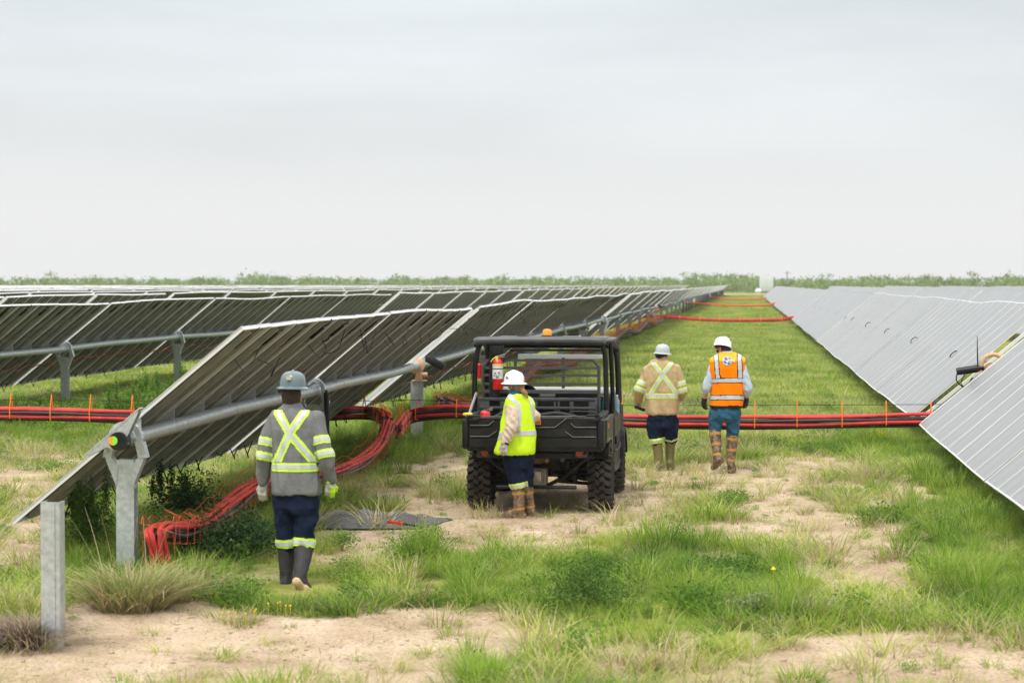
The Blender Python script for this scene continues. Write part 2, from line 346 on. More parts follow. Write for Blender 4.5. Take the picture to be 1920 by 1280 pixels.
# ------------------------------------------------------------------ solar trackers
TILT = math.radians(40); CH = 2.82; TH = .040; OFF = .145
UV = np.array([math.cos(TILT), 0, math.sin(TILT)]); NV = np.array([-math.sin(TILT), 0, math.cos(TILT)])
def module_mesh(w, nrail, name='solar_module'):
    m = MB(); h = CH/2; fw = .015
    # local: x along chord, y along row, z out of the front
    m.add([(-h, -w/2, 0), (h, -w/2, 0), (h, w/2, 0), (-h, w/2, 0)], [(0, 1, 2, 3)], 1)                 # glass
    m.add([(-h, -w/2, -.007), (h, -w/2, -.007), (h, w/2, -.007), (-h, w/2, -.007)], [(3, 2, 1, 0)], 2)  # back sheet
    for s in (-1, 1):
        m.box((0, s*(w/2-.011), -.016), (CH+.004, fw, TH), 0); m.box((s*(h-.011), 0, -.0165), (fw+.003, w-2*fw, TH), 0)
    for k in range(nrail):
        y = -w/2+(k+1)*w/(nrail+1)
        m.box((0, y-.02, -.030), (CH*.97, .004, .045), 3); m.box((0, y+.02, -.030), (CH*.97, .004, .045), 3); m.box((0, y, -.053), (CH*.97, .06, .003), 3)
    return m.mesh(name, [alu, glassf, backm, railm], smooth=False, fix=False)
MOD = module_mesh(1.095, 2)
jb = MB(); jb.box((0, 0, -.012), (.20, .08, .045), bev=.008); jb.tube([(-.10, .0, -.01), (-.16, .03, -.03), (-.22, .0, -.01)], .006, 5, smooth=3)
jb.tube([(.10, .02, -.01), (.14, .10, -.03), (.12, .2, -.01)], .006, 5, smooth=3)
JB = jb.mesh('junction_box', blk)
fb = MB(); fb.prism([(-.16, 0), (.16, 0), (.05, -.14), (-.05, -.14)], 1, -.006, .006); fb.box((0, 0, -.004), (.55, .05, .008)); fb.box((0, 0, -.14), (.10, .07, .01))
BRK = fb.mesh('module_bracket', steel, smooth=False)
def beam_post(m, x, y, z0, z1, w=.165, d=.11):
    """H pile: two flanges and a web"""
    hz = (z1-z0)/2; c = (z0+z1)/2
    m.box((x, y-d/2, c), (w, .010, 2*hz)); m.box((x, y+d/2, c), (w, .010, 2*hz)); m.box((x, y, c), (.010, d-.012, 2*hz))
pb = MB(); beam_post(pb, 0, 0, -.3, 1.02); POST = pb.mesh('support_post', steel, smooth=False)
TZ = 1.20; TR = .072
bb = MB()   # bearing: half ring round the tube on two splayed cheeks
for dy in (-.035, .035):
    ring = [(math.cos(a)*.155, math.sin(a)*.155+.01) for a in np.linspace(-.25, math.pi+.25, 15)]
    ri = [(math.cos(a)*.105, math.sin(a)*.105+.01) for a in np.linspace(math.pi+.25, -.25, 15)]
    bb.prism(ring+ri, 1, dy-.004, dy+.004)
for i in range(14):
    a = (ring[i][0]+ring[i+1][0])/2; c = (ring[i][1]+ring[i+1][1])/2; th = math.atan2(c, a)
    bb.box((a*.97, 0, c*.97), (.006, .075, .05), rot=Matrix.Rotation(-th, 3, 'Y'))
for s in (-1, 1):
    bb.prism([(s*.17, -.02), (s*.205, -.16), (s*.125, -.165), (s*.09, -.02)], 1, -.045, .045)
    bb.prism([(s*.18, -.165), (s*.085, -.40), (s*.08, -.44), (s*.06, -.25), (s*.115, -.165)], 1, -.05, .05)
    bb.box((s*.16, -.048, -.09), (.02, .01, .05)); 
BEAR = bb.mesh('bearing', steel, smooth=False)
def dz(row, y):
    return .018*math.sin(y*.33+row*2.1)+.008*math.sin(y*.93+row*1.3)+.03*noise.noise(Vector((row*3.7, y*.035, 0)))
def place_on(u, nrm, X, y, z): return np.array([X, y, z])+UV*u+NV*nrm
def tracker(row, X, y0, segs, y1, motor, near, label, first=False, jbox=False, cullmin=None):
    """segs: (start, bays, modules per bay, bay length)"""
    yo = y0 if y0 > 14 else 20.
    t = empty('solar_tracker', (X, yo, 0)) if near < 3 else None
    org = np.array([X, yo, 0]); tilt = TILT+math.radians(.6*math.sin(row*5.+y0))
    mods = []; posts = []
    for st, nb, nm, bl in segs:
        for k in range(nb):
            posts.append(st+k*bl+.0)
            for i in range(nm): mods.append((st+k*bl+.1+(i+.5)*(bl-.2)/nm, (bl-.2)/nm, i == 0))
        posts.append(st+nb*bl)
    if first: posts[0] = segs[0][0]
    tb = MB(); yy = list(np.arange(y0-(.28 if first else .05), y1+.05, 2.0))+[y1+.05]
    tb.tube([(X, y, TZ+dz(row, y)) for y in yy], TR, 20 if near == 0 else 8)
    if near == 0:
        for y in yy[1:]: tb.tube([(X, y-.02, TZ+dz(row, y)), (X, y+.02, TZ+dz(row, y))], TR+.003, 20)
    posts = sorted(set([round(p, 2) for p in posts if p >= (cullmin or 0) and not (motor and abs(p-motor) < .8)]))
    if near <= 1:
        tb.build('torque_tube', steel, t)
        for p in posts:
            z = dz(row, p); pm = place('support_post', POST, t, np.array([X, p-(.17 if first and p == posts[0] else 0), z])-org); 
            place('bearing', BEAR, t, np.array([X, p-(.19 if first and p == posts[0] else 0), TZ+z])-org)
    if near == 0:
        for y, w, fi in mods:
            if y < (cullmin or 0): continue
            tw = math.radians(.7*math.sin(y*.5+row)); c = place_on(0, OFF, X, y, TZ+dz(row, y))
            sl = (dz(row, y+.5)-dz(row, y-.5))
            o = place('solar_module', MOD, t, c-org, (Matrix.Rotation(sl, 3, 'X') @ Matrix.Rotation(-(tilt+tw), 3, 'Y')).to_euler()); o.scale = (1, w/1.10, 1)
            place('module_bracket', BRK, t, place_on(0, OFF-.035, X, y-w/2, TZ+dz(row, y-w/2))-org, (0, -tilt, 0))
            if jbox: j = bpy.data.objects.new('junction_box', JB); COL.objects.link(j); j.parent = o; j.location = (CH*.43, 0, -.03); j.rotation_euler = (0, 0, random.choice((0, math.pi))+random.uniform(-.1, .1)); j.scale = (1, random.uniform(.6, 1.2), random.uniform(.5, 1.3))
    else:
        m = MB(); h = CH/2; ct, sn = math.cos(tilt), math.sin(tilt); u = np.array([ct, 0, sn]); nn = np.array([-sn, 0, ct]); det = near <= 1
        def pt(a, y, o): return np.array([X, y, TZ+dz(row, y)])+u*a+nn*(OFF+o)
        step = mods if det else [(a[0]+a[1]*1.5, a[1]*4, a[2]) for a in mods[::4]]
        for y, w, fi in step:
            ya, yb = y-w/2+.0, y+w/2-.0
            q = [pt(-h, ya, 0), pt(h, ya, 0), pt(h, yb, 0), pt(-h, yb, 0)]; m.add(q, [(0, 1, 2, 3)], 1)
            q = [pt(-h, ya, -TH), pt(h, ya, -TH), pt(h, yb, -TH), pt(-h, yb, -TH)]; m.add(q, [(3, 2, 1, 0)], 2)
            m.add([pt(h+.003, ya, .004), pt(h+.003, yb, .004), pt(h+.003, yb, -TH-.01), pt(h+.003, ya, -TH-.01)], [(0, 1, 2, 3)], 0)
            m.add([pt(-h-.003, ya, .004), pt(-h-.003, yb, .004), pt(-h-.003, yb, -TH-.01), pt(-h-.003, ya, -TH-.01)], [(3, 2, 1, 0)], 0)
            if det:
                for e in (ya, ya+w/3, ya+2*w/3): # frame lips seen from behind and front
                    a_, b_ = e, e+.03
                    m.add([pt(-h, a_, -TH-.03), pt(h, a_, -TH-.03), pt(h, b_, -TH-.03), pt(-h, b_, -TH-.03), pt(-h, a_, -TH), pt(h, a_, -TH), pt(h, b_, -TH), pt(-h, b_, -TH)], [(0, 1, 2, 3), (0, 1, 5, 4), (3, 2, 6, 7)], 0 if e == ya else 3)
                m.add([pt(-h, ya, .004), pt(h, ya, .004), pt(h, ya+.022, .004), pt(-h, ya+.022, .004)], [(0, 1, 2, 3)], 0)
            if fi:
                for e in ((ya-.03, ya+.03),):
                    m.add([pt(-h, e[0], .003), pt(h, e[0], .003), pt(h, e[0], -TH-.06), pt(-h, e[0], -TH-.06)], [(0, 1, 2, 3)], 0)
        if near < 3:
            m.build('module_table', [alu, glassf, backm, railm], t, smooth=False, fix=False)
            if near == 2:
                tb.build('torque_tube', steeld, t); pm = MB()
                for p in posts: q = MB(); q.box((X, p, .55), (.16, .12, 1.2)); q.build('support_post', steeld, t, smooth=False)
        else:
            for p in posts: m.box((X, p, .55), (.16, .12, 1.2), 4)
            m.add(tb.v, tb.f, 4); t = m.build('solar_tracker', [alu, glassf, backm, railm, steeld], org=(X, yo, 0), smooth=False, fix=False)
    if motor and near <= 1:
        z = TZ+dz(row, motor); g = MB()
        g.lathe([(0, -.07), (.11, -.06), (.135, -.04), (.135, .04), (.11, .06), (0, .07)], (X, motor, z), 24, 0, Matrix.Rotation(math.pi/2, 3, 'X'))
        g.box((X+.04, motor, z-.16), (.11, .10, .16), 0, bev=.02); g.box((X+.05, motor-.02, z-.25), (.24, .16, .02), 0)
        g.lathe([(0, -.08), (.035, -.08), (.04, .08), (0, .08)], (X+.10, motor, z-.15), 14, 0, Matrix.Rotation(math.pi/2, 3, 'Y'))
        g.build('slew_drive', tan, t)
        k = MB(); k.box((X+.28, motor+.25, z+.04), (.34, .16, .12), bev=.02, rot=Matrix.Rotation(.5, 3, 'Y')); k.build('controller_box', blk, t)
        p = MB(); beam_post(p, X, motor+.02, -.3, .93, .19, .16); p.build('motor_post', steel, t, smooth=False)
        if near == 0:
            e = MB()
            for s in (-1, 1):
                e.box(tuple(place_on(0, OFF-.06, X, motor+s*.36, z)), (CH*.97, .06, .05), rot=Matrix.Rotation(-TILT, 3, 'Y'))
            e.build('end_rail', alu, t, smooth=False)
    return tag(t, label, 'solar tracker', 'rows of solar trackers')
B8 = 8.88
# left row beside the aisle
tl = tracker(0, -5.55, 18.3, [(18.35, 2, 7, 7.95), (35.15, 5, 8, B8)], 79.6, 34.7, 0, 'nearest solar tracker left of the aisle, with round end bearing and orange green cap', first=True, jbox=True)
tr = tracker(1, 3.80, 15.0, [(32.55-2*B8, 2, 8, B8), (34.1, 5, 8, 9.08)], 79.6, 33.2, 0, 'nearest solar tracker right of the aisle, pale glass side to the camera', cullmin=19.0)
t2 = tracker(2, -14.6, 33.0, [(78.9-5*B8, 5, 8, B8)], 79.2, None, 0, 'dark backed solar tracker in the second row left of the aisle, nearest length', cullmin=34.0, jbox=True)
SEG = [(80.4, 171.2, 126), (172, 262.8, 217), (263.6, 354.4, 309), (355.2, 446, 400.6), (446.8, 476, None)]
def vis(X, ya, yb):
    for y in np.linspace(ya, yb, 9):
        for x in (X-1.2, X+1.2):
            p = proj((x, y, 1.4))
            if -30 < p[0] < 1950: return True
    return False
FARL = []
for side, rows in ((-1, 20), (1, 8)):
    for r in range(rows):
        X = (-5.55-9.05*r) if side < 0 else (3.80+9.1*r); word = 'left' if side < 0 else 'right'
        for si, (a, c, mt) in enumerate([(34.9, 79.6, None)]+SEG):
            if si == 0 and (r == 0 or (side < 0 and r == 1)): continue
            if side > 0 and a > 350: continue
            if side > 0 and r > 0 and si == 0: pass
            if not vis(X, a, c): continue
            rid = r*2+(0 if side < 0 else 1)
            near = (1 if (si == 1 and r < 2) else (2 if (si <= 2 and r < 4) else 3))
            if si == 0 and side < 0: near = 1
            nb = int(round((c-a-(.8 if mt else 0))/B8)); 
            if mt: segs = [(a+.1, 5, 8, (mt-.4-a-.1)/5), (mt+.4, 5, 8, (c-mt-.5)/5)]
            else: segs = [(a+.1, nb, 8, (c-a-.2)/nb)]
            tracker(rid+4, X, a, segs, c, mt, near, f'distant solar tracker, {ORD[r]} row {word} of the aisle, {ORD[si]} length from the near end')
# round end cap with its two-colour sticker, end casting and the module clamp of the nearest tracker
zc = TZ+dz(0, 18.1)+.0; Rx = Matrix.Rotation(math.pi/2, 3, 'X')
e = MB(); e.lathe([(0, -.10), (.078, -.10), (.083, -.09), (.083, .04), (0, .04)], (-5.55, 17.96, zc), 28, 0, Rx); cap = e.build('end_cap', blk, tl)
for s, m_ in ((-1, orng2), (1, lime2)):
    q = MB(); pts = [(-5.575+s*.001, 17.851, zc+.01)]+[(-5.575+s*.04*math.sin(a), 17.851, zc+.01+.04*math.cos(a)) for a in np.linspace(0, math.pi, 14)]
    q.add(pts+[(a_, 17.859, c_) for a_, b_, c_ in pts], [tuple(range(15)), tuple(range(29, 14, -1))]+[(k, (k+1) % 15, (k+1) % 15+15, k+15) for k in range(15)]); st = q.build('sticker_half', m_, cap)
q = MB(); c0 = np.array([-5.55, 18.01, zc])
def cl(u, w): return tuple(c0+UV*u+NV*w)
for dy in (-.05, .05):
    poly = [(-.33, .10), (.30, .10), (.30, .085), (.07, -.02), (.05, -.075), (-.07, -.06), (-.12, .03), (-.33, .085)]
    q.add([tuple(c0+UV*a+NV*b_+np.array([0, dy+d_, 0])) for d_ in (-.005, .005) for a, b_ in poly], [tuple(range(8)), tuple(range(15, 7, -1))]+[(k, (k+1) % 8, (k+1) % 8+8, k+8) for k in range(8)])
q.box(cl(0, .105), (.66, .12, .012), rot=Matrix.Rotation(-TILT, 3, 'Y')); q.build('module_clamp', steel, tl, smooth=False)
# black damper rod beside the second bearing
q = MB(); bp = onX(612, 735, -5.35); q.tube([(bp[0], bp[1], bp[2]), (bp[0]+.01, bp[1], bp[2]-.85)], .034, 12); q.tube([(bp[0], bp[1], bp[2]+.03), (bp[0], bp[1], bp[2]-.08)], .018, 8); q.build('damper_rod', blk, tl)
# motor controller with aerial on the right tracker
z = TZ+dz(1, 33.2); q = MB(); q.lathe([(0, -.2), (.055, -.2), (.06, -.15), (.06, .12), (.045, .13), (.045, .22), (0, .22)], (3.45, 33.1, z+.02), 16, 0, Matrix.Rotation(math.pi/2-.15, 3, 'Y'))
q.tube([(3.58, 33.1, z), (3.57, 33.1, z+.28), (3.565, 33.1, z+.55)], [.012, .010, .004], 8); q.tube([(3.27, 33.1, z), (3.25, 33.08, z-.15), (3.38, 33.1, z-.25), (3.5, 33.1, z-.1)], .010, 6, smooth=5); q.tube([(3.4, 33.1, z), (3.32, 33.08, z-.2), (3.5, 33.1, z-.28), (3.6, 33.1, z-.1)], .008, 6, smooth=5)
q.build('aerial_controller', blk, tr)
q = MB(); q.tube([(3.62, 33.1, z-.02), (3.66, 33.1, z+.18), (3.80, 33.1, z+.26), (3.96, 33.1, z+.2), (4.0, 33.1, z+.05)], .035, 10, smooth=5); q.build('flexible_conduit', tan, tr)
# little black clips showing on the glass of the right row
for i, (px_, py_) in enumerate([(1855-8, 0)]): pass
CL = MB(); CL.tube([(-.10, 0, .0), (-.05, 0, .045), (.05, 0, .045), (.10, 0, 0)], .010, 6, smooth=4); CLM = CL.mesh('cable_clip', blk)
for k in range(1, 6):
    y = 34.1+k*9.08; c = place_on(.0, OFF, 3.80, y, TZ+dz(1, y)); place('cable_clip', CLM, tr, c-np.array([3.80, 15.0 if False else 20., 0]), (0, -TILT, .2))

# lone galvanised pile in the foreground
P = onZ(95, 1213); s = MB(); x, y = P[0], P[1]+.06; hz = onY(95, 943, P[1]-.06)[2]
s.prism([(x-.068, y-.06), (x+.035, y-.06), (x+.035, y-.054), (x+.041, y-.054), (x+.041, y-.06), (x+.068, y-.05), (x+.068, y+.06), (x+.060, y+.06), (x+.060, y-.045), (x-.06, y-.052), (x-.06, y+.06), (x-.068, y+.06)], 2, -.3, hz)
o = s.build('steel_pile', steel, org=(x, y, 0), smooth=False); tag(o, 'short galvanised steel pile standing alone in the sandy foreground', 'steel pile')

# ------------------------------------------------------------------ cables
def bundle(name, path, label, offs, r, hang=None, wire=None, cage=None, sm=8):
    path = [Vector(p) for p in path]; P = catmull(path, sm) if sm else path
    t = empty(name, path[0])
    n = len(P)
    for i, (a, b_, m_) in enumerate(offs):
        q = MB(); pts = []; psd = Vector((1, 0, 0))
        for k, p in enumerate(P):
            d = (P[min(k+1, n-1)]-P[max(k-1, 0)]).normalized(); sd = d.cross(Vector((0, 0, 1)))
            sd = sd.normalized() if sd.length > .25 else psd.copy()
            if k and sd.dot(psd) < 0: sd = -sd
            psd = sd; up = sd.cross(d)
            w = .012*math.sin(k*.35+i*1.9)
            pts.append(p+sd*(a+w)+up*(b_+w*.6))
        q.tube(pts, r, 8); q.build('cable', m_, t, org=None)
    L_ = [0]
    for k in range(1, n): L_.append(L_[-1]+(P[k]-P[k-1]).length)
    def at(s_):
        k = int(np.searchsorted(L_, s_)); k = min(max(k, 1), n-1); f = (s_-L_[k-1])/max(1e-6, L_[k]-L_[k-1]); return P[k-1].lerp(P[k], f), (P[k]-P[k-1]).normalized()
    if wire:
        q = MB(); q.tube([Vector(w) for w in wire], .005, 5); q.build('messenger_wire', dsteel, t)
    if hang:
        s_ = hang[1]
        while s_ < L_[-1]:
            p, d = at(s_); sd = d.cross(Vector((0, 0, 1))).normalized(); q = MB(); zt = hang[2]
            hw = .075; rr = [(p+sd*hw*1.0+Vector((0, 0, -.10))), (p-sd*hw+Vector((0, 0, -.10))), (p-sd*hw+Vector((0, 0, .07))), Vector((p.x, p.y, zt)), (p+sd*hw+Vector((0, 0, .07))), (p+sd*hw+Vector((0, 0, -.10)))]
            jx = Vector((random.uniform(-.02, .02), 0, random.uniform(-.01, .01)))
            q.tube([v+jx for v in rr], .009 if hang[0] < 1 else .02, 5); q.build('cable_hanger', orng, t); s_ += hang[0]*random.uniform(.93, 1.07)
    if cage:
        s_ = .05
        while s_ < L_[-1]-.1:
            p, d = at(s_)
            if abs(d.z) > .45: s_ += .1; continue
            sd = d.cross(Vector((0, 0, 1))); sd = sd.normalized() if sd.length > .3 else Vector((1, 0, 0)); q = MB(); tl_ = random.uniform(-.08, .08); h_ = random.uniform(.05, .13)
            hw = .14
            rr = [p+sd*hw+Vector((0, 0, h_*.9)), p+sd*(hw+.01)+Vector((0, 0, -.12)), p-sd*hw+Vector((0, 0, -.12)), p-sd*hw+Vector((0, 0, h_))+d*tl_, p-sd*.02+Vector((0, 0, h_+.05))+d*tl_*2]
            q.tube(rr, cage[1], 4); q.build('wire_hanger', rust, t); s_ += cage[0]*random.uniform(.7, 1.3)
        for sgn in (-1, 1):
            q = MB(); pts = []
            for k in range(0, n, 2):
                d = (P[min(k+1, n-1)]-P[max(k-1, 0)]).normalized(); sd = d.cross(Vector((0, 0, 1))); sd = sd.normalized() if sd.length > .3 else Vector((1, 0, 0))
                pts.append(P[k]+sd*.14*sgn+Vector((0, 0, .11+.03*math.sin(k))))
            q.tube(pts, cage[1], 4); q.build('wire_netting', rust, t)
    tag(t, label, 'cable bundle', 'red and black cable bundles'); return t
redd = mat('faded_red_cable_jacket', (.46, .045, .035), .6, 0, .3, 6, spec=.2)
rustc = mat('rusty_red_jacket', (.20, .05, .035), .6, 0, .3, 6)
R6 = [(-.035, .062, redc), (.045, .058, redc), (-.05, -.005, blkc), (.04, .0, blkc), (-.04, -.062, redc), (.04, -.06, redc), (0, -.105, blkc)]
YB = 33.0
def c2(px, py): return onY(px, py, YB)
bundle('cable_bundle', [c2(-60, 772), c2(120, 775), c2(260, 779), c2(430, 782), c2(560, 776), c2(640, 772), c2(700, 773), onX(726, 785, -5.2)], 'red and black cables hung with orange ties behind the nearest left tracker', R6, .029, hang=(.66, .75, .775), wire=[c2(-60, 749), c2(430, 752), c2(760, 751)])
bundle('cable_bundle', [onX(745, 806, -5.25), c2(765, 782), c2(800, 772), c2(870, 769), c2(960, 775), c2(1100, 784), c2(1250, 788), c2(1450, 789), c2(1600, 787), c2(1740, 783), c2(1960, 779)], 'long red and black cables strung across the aisle behind the walking workers', R6, .029, hang=(.665, .35, .74), wire=[c2(740, 749), c2(1200, 760), c2(1500, 759), c2(1960, 757)])
XB = -5.2
R8 = R6+[(-.10, .03, redc), (.10, .02, redc), (-.09, -.05, blkc), (.09, -.06, blkc)]
sw = [onX(728, 790, XB), onX(712, 830, XB), onX(680, 862, XB), onX(640, 882, XB), onX(590, 893, XB), onX(530, 893, XB), onX(470, 915, XB), onX(425, 950, XB), onX(380, 980, XB), onX(335, 994, XB), onX(305, 992, XB), onX(293, 1002, XB+.02), onX(297, 1035, XB+.04), onX(302, 1100, XB+.05)]
bundle('cable_bundle', sw, 'drooping cable bundle with rusty wire hangers under the nearest left tracker', [(a*.72, b_*.8, {redc: redd}.get(m_, m_)) for a, b_, m_ in R8], .023, cage=(.2, .0035))
bundle('cable_bundle', [(-5.2, 35.2, .62), (-5.2, 38, .34), (-5.2, 42, .24), (-5.2, 47, .36), (-5.2, 52, .62), (-5.2, 56, .4), (-5.2, 61, .3), (-5.2, 66, .5), (-5.2, 70, .7)], 'sagging cable bundle along the left posts seen through the buggy frame', [(a, b_, {redc: rustc}.get(m_, m_)) for a, b_, m_ in R8[2:]], .026, cage=(.22, .007), sm=6)
bundle('cable_bundle', [(-5.2, 70.5, .7), (-5.2, 78, .4), (-5.2, 88, .62), (-5.2, 98, .38), (-5.2, 107, .62), (-5.2, 117, .38), (-5.2, 126, .5)], 'far orange cable bundle running along the left posts beyond the buggy', [(a, b_, {redc: rustc}.get(m_, m_)) for a, b_, m_ in R8[2:]], .026, hang=(.8, .2, .95), sm=5)
for k, (yy_, zz, nm) in enumerate(((127, .46, 'nearest'), (217, .45, 'middle'), (308, .45, 'farthest'))):
    bundle('cable_bundle', [(-14, yy_, zz+.15), (-5.5, yy_, zz+.12), (-3, yy_, zz-.05), (-.5, yy_, zz-.1), (2, yy_, zz-.05), (3.6, yy_, zz+.1), (12, yy_, zz+.1)], f'{nm} of three thin red cable lines crossing the far aisle', [(-.02, .06, redc), (.04, .0, orng if k else redc), (0, -.06, redc)], (.036, .04, .05)[k], hang=(1.2, .3, zz+.25) if k == 0 else None, sm=5)
# loose red lead wires hanging below the second row and black loops below the first
q = MB()
for row, X, ya, yb, m_ in ((2, -14.6, 36, 60, None),):
    pts = []; y = ya
    while y < yb: pts.append(place_on(-.45+random.uniform(-.13, .13), .02, X, y, TZ+dz(row, y))-np.array([0, 0, .06])); y += .35
    q.tube(pts, .011, 5, smooth=3)
q.build('lead_wire', mat('orange_red_lead', (.42, .09, .04), .5), t2)
q = MB(); pts = []; y = 35.6
while y < 60: pts.append(place_on(-.5+random.uniform(-.12, .12), .02, -5.55, y, TZ+dz(0, y))-np.array([0, 0, .06])); y += .33
q.tube(pts, .010, 5, smooth=3); q.build('lead_wire', mat('orange_red_lead', (.42, .09, .04), .5), tl)
for t_, X, row, ya, yb in ((tl, -5.55, 0, 19, 60), (t2, -14.6, 2, 37, 72)):
    y = ya
    while y < yb:
        q = MB(); u = -CH/2+.28; a = place_on(u, .05, X, y, TZ+dz(row, y)); L_ = random.uniform(.25, .6); dp = random.uniform(.04, .2)
        q.tube([a, a+np.array([.03, L_*.25, -dp]), a+np.array([-.03, L_*.7, -dp*.8]), place_on(u, .05, X, y+L_, TZ+dz(row, y+L_))], .0075, 5, smooth=4)
        y += L_+random.uniform(.1, .9); q.build('string_wire', blk, t_)
y = 19.2
while y < 46:
    L_ = random.uniform(.35, 1.3); u = CH/2-random.uniform(.12, .55); u2 = CH/2-random.uniform(.12, .6); a = place_on(u, .05, -5.55, y, TZ+dz(0, y)); b_ = place_on(u2, .05, -5.55, y+L_, TZ+dz(0, y+L_)); dn = np.array([0, 0, -1.]); q = MB()
    q.tube([a, a*.7+b_*.3-NV*.05+dn*random.uniform(.02, .2)+UV*random.uniform(-.1, .1), a*.25+b_*.75-NV*.04+dn*random.uniform(.0, .14)+UV*random.uniform(-.15, .1), b_], .005, 5, smooth=6); y += random.uniform(.6, 2.2); q.build('string_wire', blk, tl)

# ------------------------------------------------------------------ utility buggy
UX = -2.35; RA = 23.74; FA = 25.86
utv = empty('utility_buggy', (UX, RA, 0)); tag(utv, 'black utility buggy with roll cage, cargo bed and amber beacon, parked seen from behind', 'utility vehicle')
def T(px, py, y=23.0): return onY(px, py, y)
def part(name, m, mt, parent=utv, **k): return m.build(name, mt, parent, **k)
R90Y = Matrix.Rotation(math.pi/2, 3, 'Y')
def wheel(x, y, steer=0):
    w = empty('wheel', (0, 0, 0)); w.parent = utv; w.location = (x-UX, y-RA, .335)
    o = worg(w); s = 1 if x > UX else -1
    m = MB(); prof = [(.175, -.125), (.225, -.135), (.285, -.132), (.305, -.11), (.312, -.06), (.314, 0), (.312, .06), (.305, .11), (.285, .132), (.225, .135), (.175, .125)]
    m.lathe(prof, o, 48, 0, R90Y)
    n_ = 22
    for k in range(n_):
        a = 2*math.pi*k/n_
        for j, (cx, ln, sk, da) in enumerate(((-.088, .085, .5, 0), (-.028, .058, -.5, .5), (.032, .058, .5, 0.1), (.09, .085, -.5, .55))):
            th = a+da*2*math.pi/n_; M = Matrix.Rotation(th, 3, 'X') @ Matrix.Rotation(sk, 3, 'Z')
            c = Matrix.Rotation(th, 3, 'X') @ Vector((cx, 0, .322 if abs(cx) < .06 else .314))
            m.box(tuple(Vector(o)+c), (ln, .052, .044), 1, rot=M if abs(cx) < .06 else Matrix.Rotation(th, 3, 'X') @ Matrix.Rotation((.28 if cx > 0 else -.28), 3, 'Y') @ Matrix.Rotation(sk*.6, 3, 'Z'))
    part('tyre', m, [rubber, lugm], w, angle=30)
    m = MB(); m.lathe([(.18, -.12), (.185, -.10), (.16, -.05), (.16, .09*1), (.18, .12), (.185, .125), (.172, .10), (.10, .06), (.04, .075), (0, .075)], o, 28, 0, Matrix.Rotation(s*math.pi/2, 3, 'Y'))
    for k in range(5):
        a = 2*math.pi*k/5; m.box(tuple(np.array(o)+np.array([s*.075, .09*math.cos(a), .09*math.sin(a)])), (.02, .05, .15), 0, rot=Matrix.Rotation(-(a-math.pi/2), 3, 'X') if False else Matrix.Rotation(a+math.pi/2, 3, 'X'))
    part('rim', m, mat('grey_alloy', (.22, .22, .22), .45, .6, .2, 10), w)
for x in (-3.18+.14, -1.52-.14):
    wheel(x, RA); wheel(x, FA)
xl, xr = T(868, 780)[0], T(1118, 780)[0]; zt, zb = T(900, 782)[2], T(900, 846)[2]; bx0, bx1 = xl+.03, T(1128, 780)[0]
# cargo bed: floor, walls, tailgate with its raised and sunk fields
m = MB(); m.box(((bx0+bx1)/2, 23.62, zb+.06), (bx1-bx0-.06, 1.12, .05)); part('bed_floor', m, blkd)
for s, xx in ((-1, bx0+.03), (1, bx1-.03)):
    m = MB(); m.box((xx, 23.64, (zt+zb)/2), (.05, 1.14, zt-zb), bev=.015); m.box((xx-s*.01, 23.64, zt+.0), (.075, 1.16, .035), bev=.012); part('bed_side', m, blkd)
m = MB(); ytg = 23.03; m.box(((bx0+bx1)/2, ytg+.02, (zt+zb)/2), (bx1-bx0-.05, .045, zt-zb-.01), bev=.012)
def field(pts, y0, y1, mi=0):
    Q = [T(px, py, 23.0) for px, py in pts]; m.prism([(q[0], q[2]) for q in Q], 1, y0, y1, mi)
# left and right pressed fields (two each) with chevron ends, lower sill, upper lip
for f in ([(882, 787), (915, 787), (921, 783), (924, 790), (917, 798), (882, 798)], [(882, 803), (917, 803), (925, 795), (932, 806), (917, 818), (882, 818)],
          [(1118, 787), (1078, 787), (1073, 783), (1070, 792), (1078, 801), (1118, 801)], [(1118, 805), (1078, 805), (1069, 797), (1060, 809), (1073, 819), (1118, 819)],
          [(955, 784), (1060, 784), (1042, 797), (1030, 801), (955, 801)], [(880, 822), (1120, 822), (1120, 838), (880, 838)], [(940, 804), (1058, 804), (1066, 812), (1062, 818), (940, 818)]):
    field(f, ytg-.022, ytg)
part('tailgate', m, blkd, angle=20)
m = MB()
for a, b_ in (((882, 797), (916, 797)), ((916, 797), (926, 789)), ((882, 818), (916, 818)), ((916, 818), (932, 807)), ((1078, 801), (1118, 801)), ((1070, 793), (1078, 801)), ((1074, 819), (1118, 819)), ((1060, 809), (1074, 819)), ((958, 801), (1040, 801)), ((1040, 801), (1062, 784)), ((872, 781), (1120, 780))):
    A, B_ = T(*a, 23.0), T(*b_, 23.0); m.tube([(A[0], 23.004, A[2]), (B_[0], 23.004, B_[2])], .006, 6)
part('tailgate_trim', m, mat('worn_grey_plastic', (.11, .11, .105), .5, 0, .3, 20))
for px in (880, 1104):
    A = T(px+8, 781, 22.99); m = MB(); m.box((A[0], 22.99, A[2]-.035), (.11, .02, .03), bev=.005); m.tube([(A[0]-.08, 23.0, A[2]+.01), (A[0]+.08, 23.0, A[2]+.01)], .012, 8); part('tailgate_latch', m, dsteel)
A = T(1009, 791, 22.995); m = MB(); m.box((A[0], 22.99, A[2]), (.06, .012, .055)); sg = part('warning_sticker', m, mat('orange_warning_sticker', (.75, .16, .02), .5))
m = MB()
for dx in (-.014, 0, .014): m.box((A[0]+dx, 22.982, A[2]), (.006, .004, .03))
m.build('sticker_print', blk, sg)
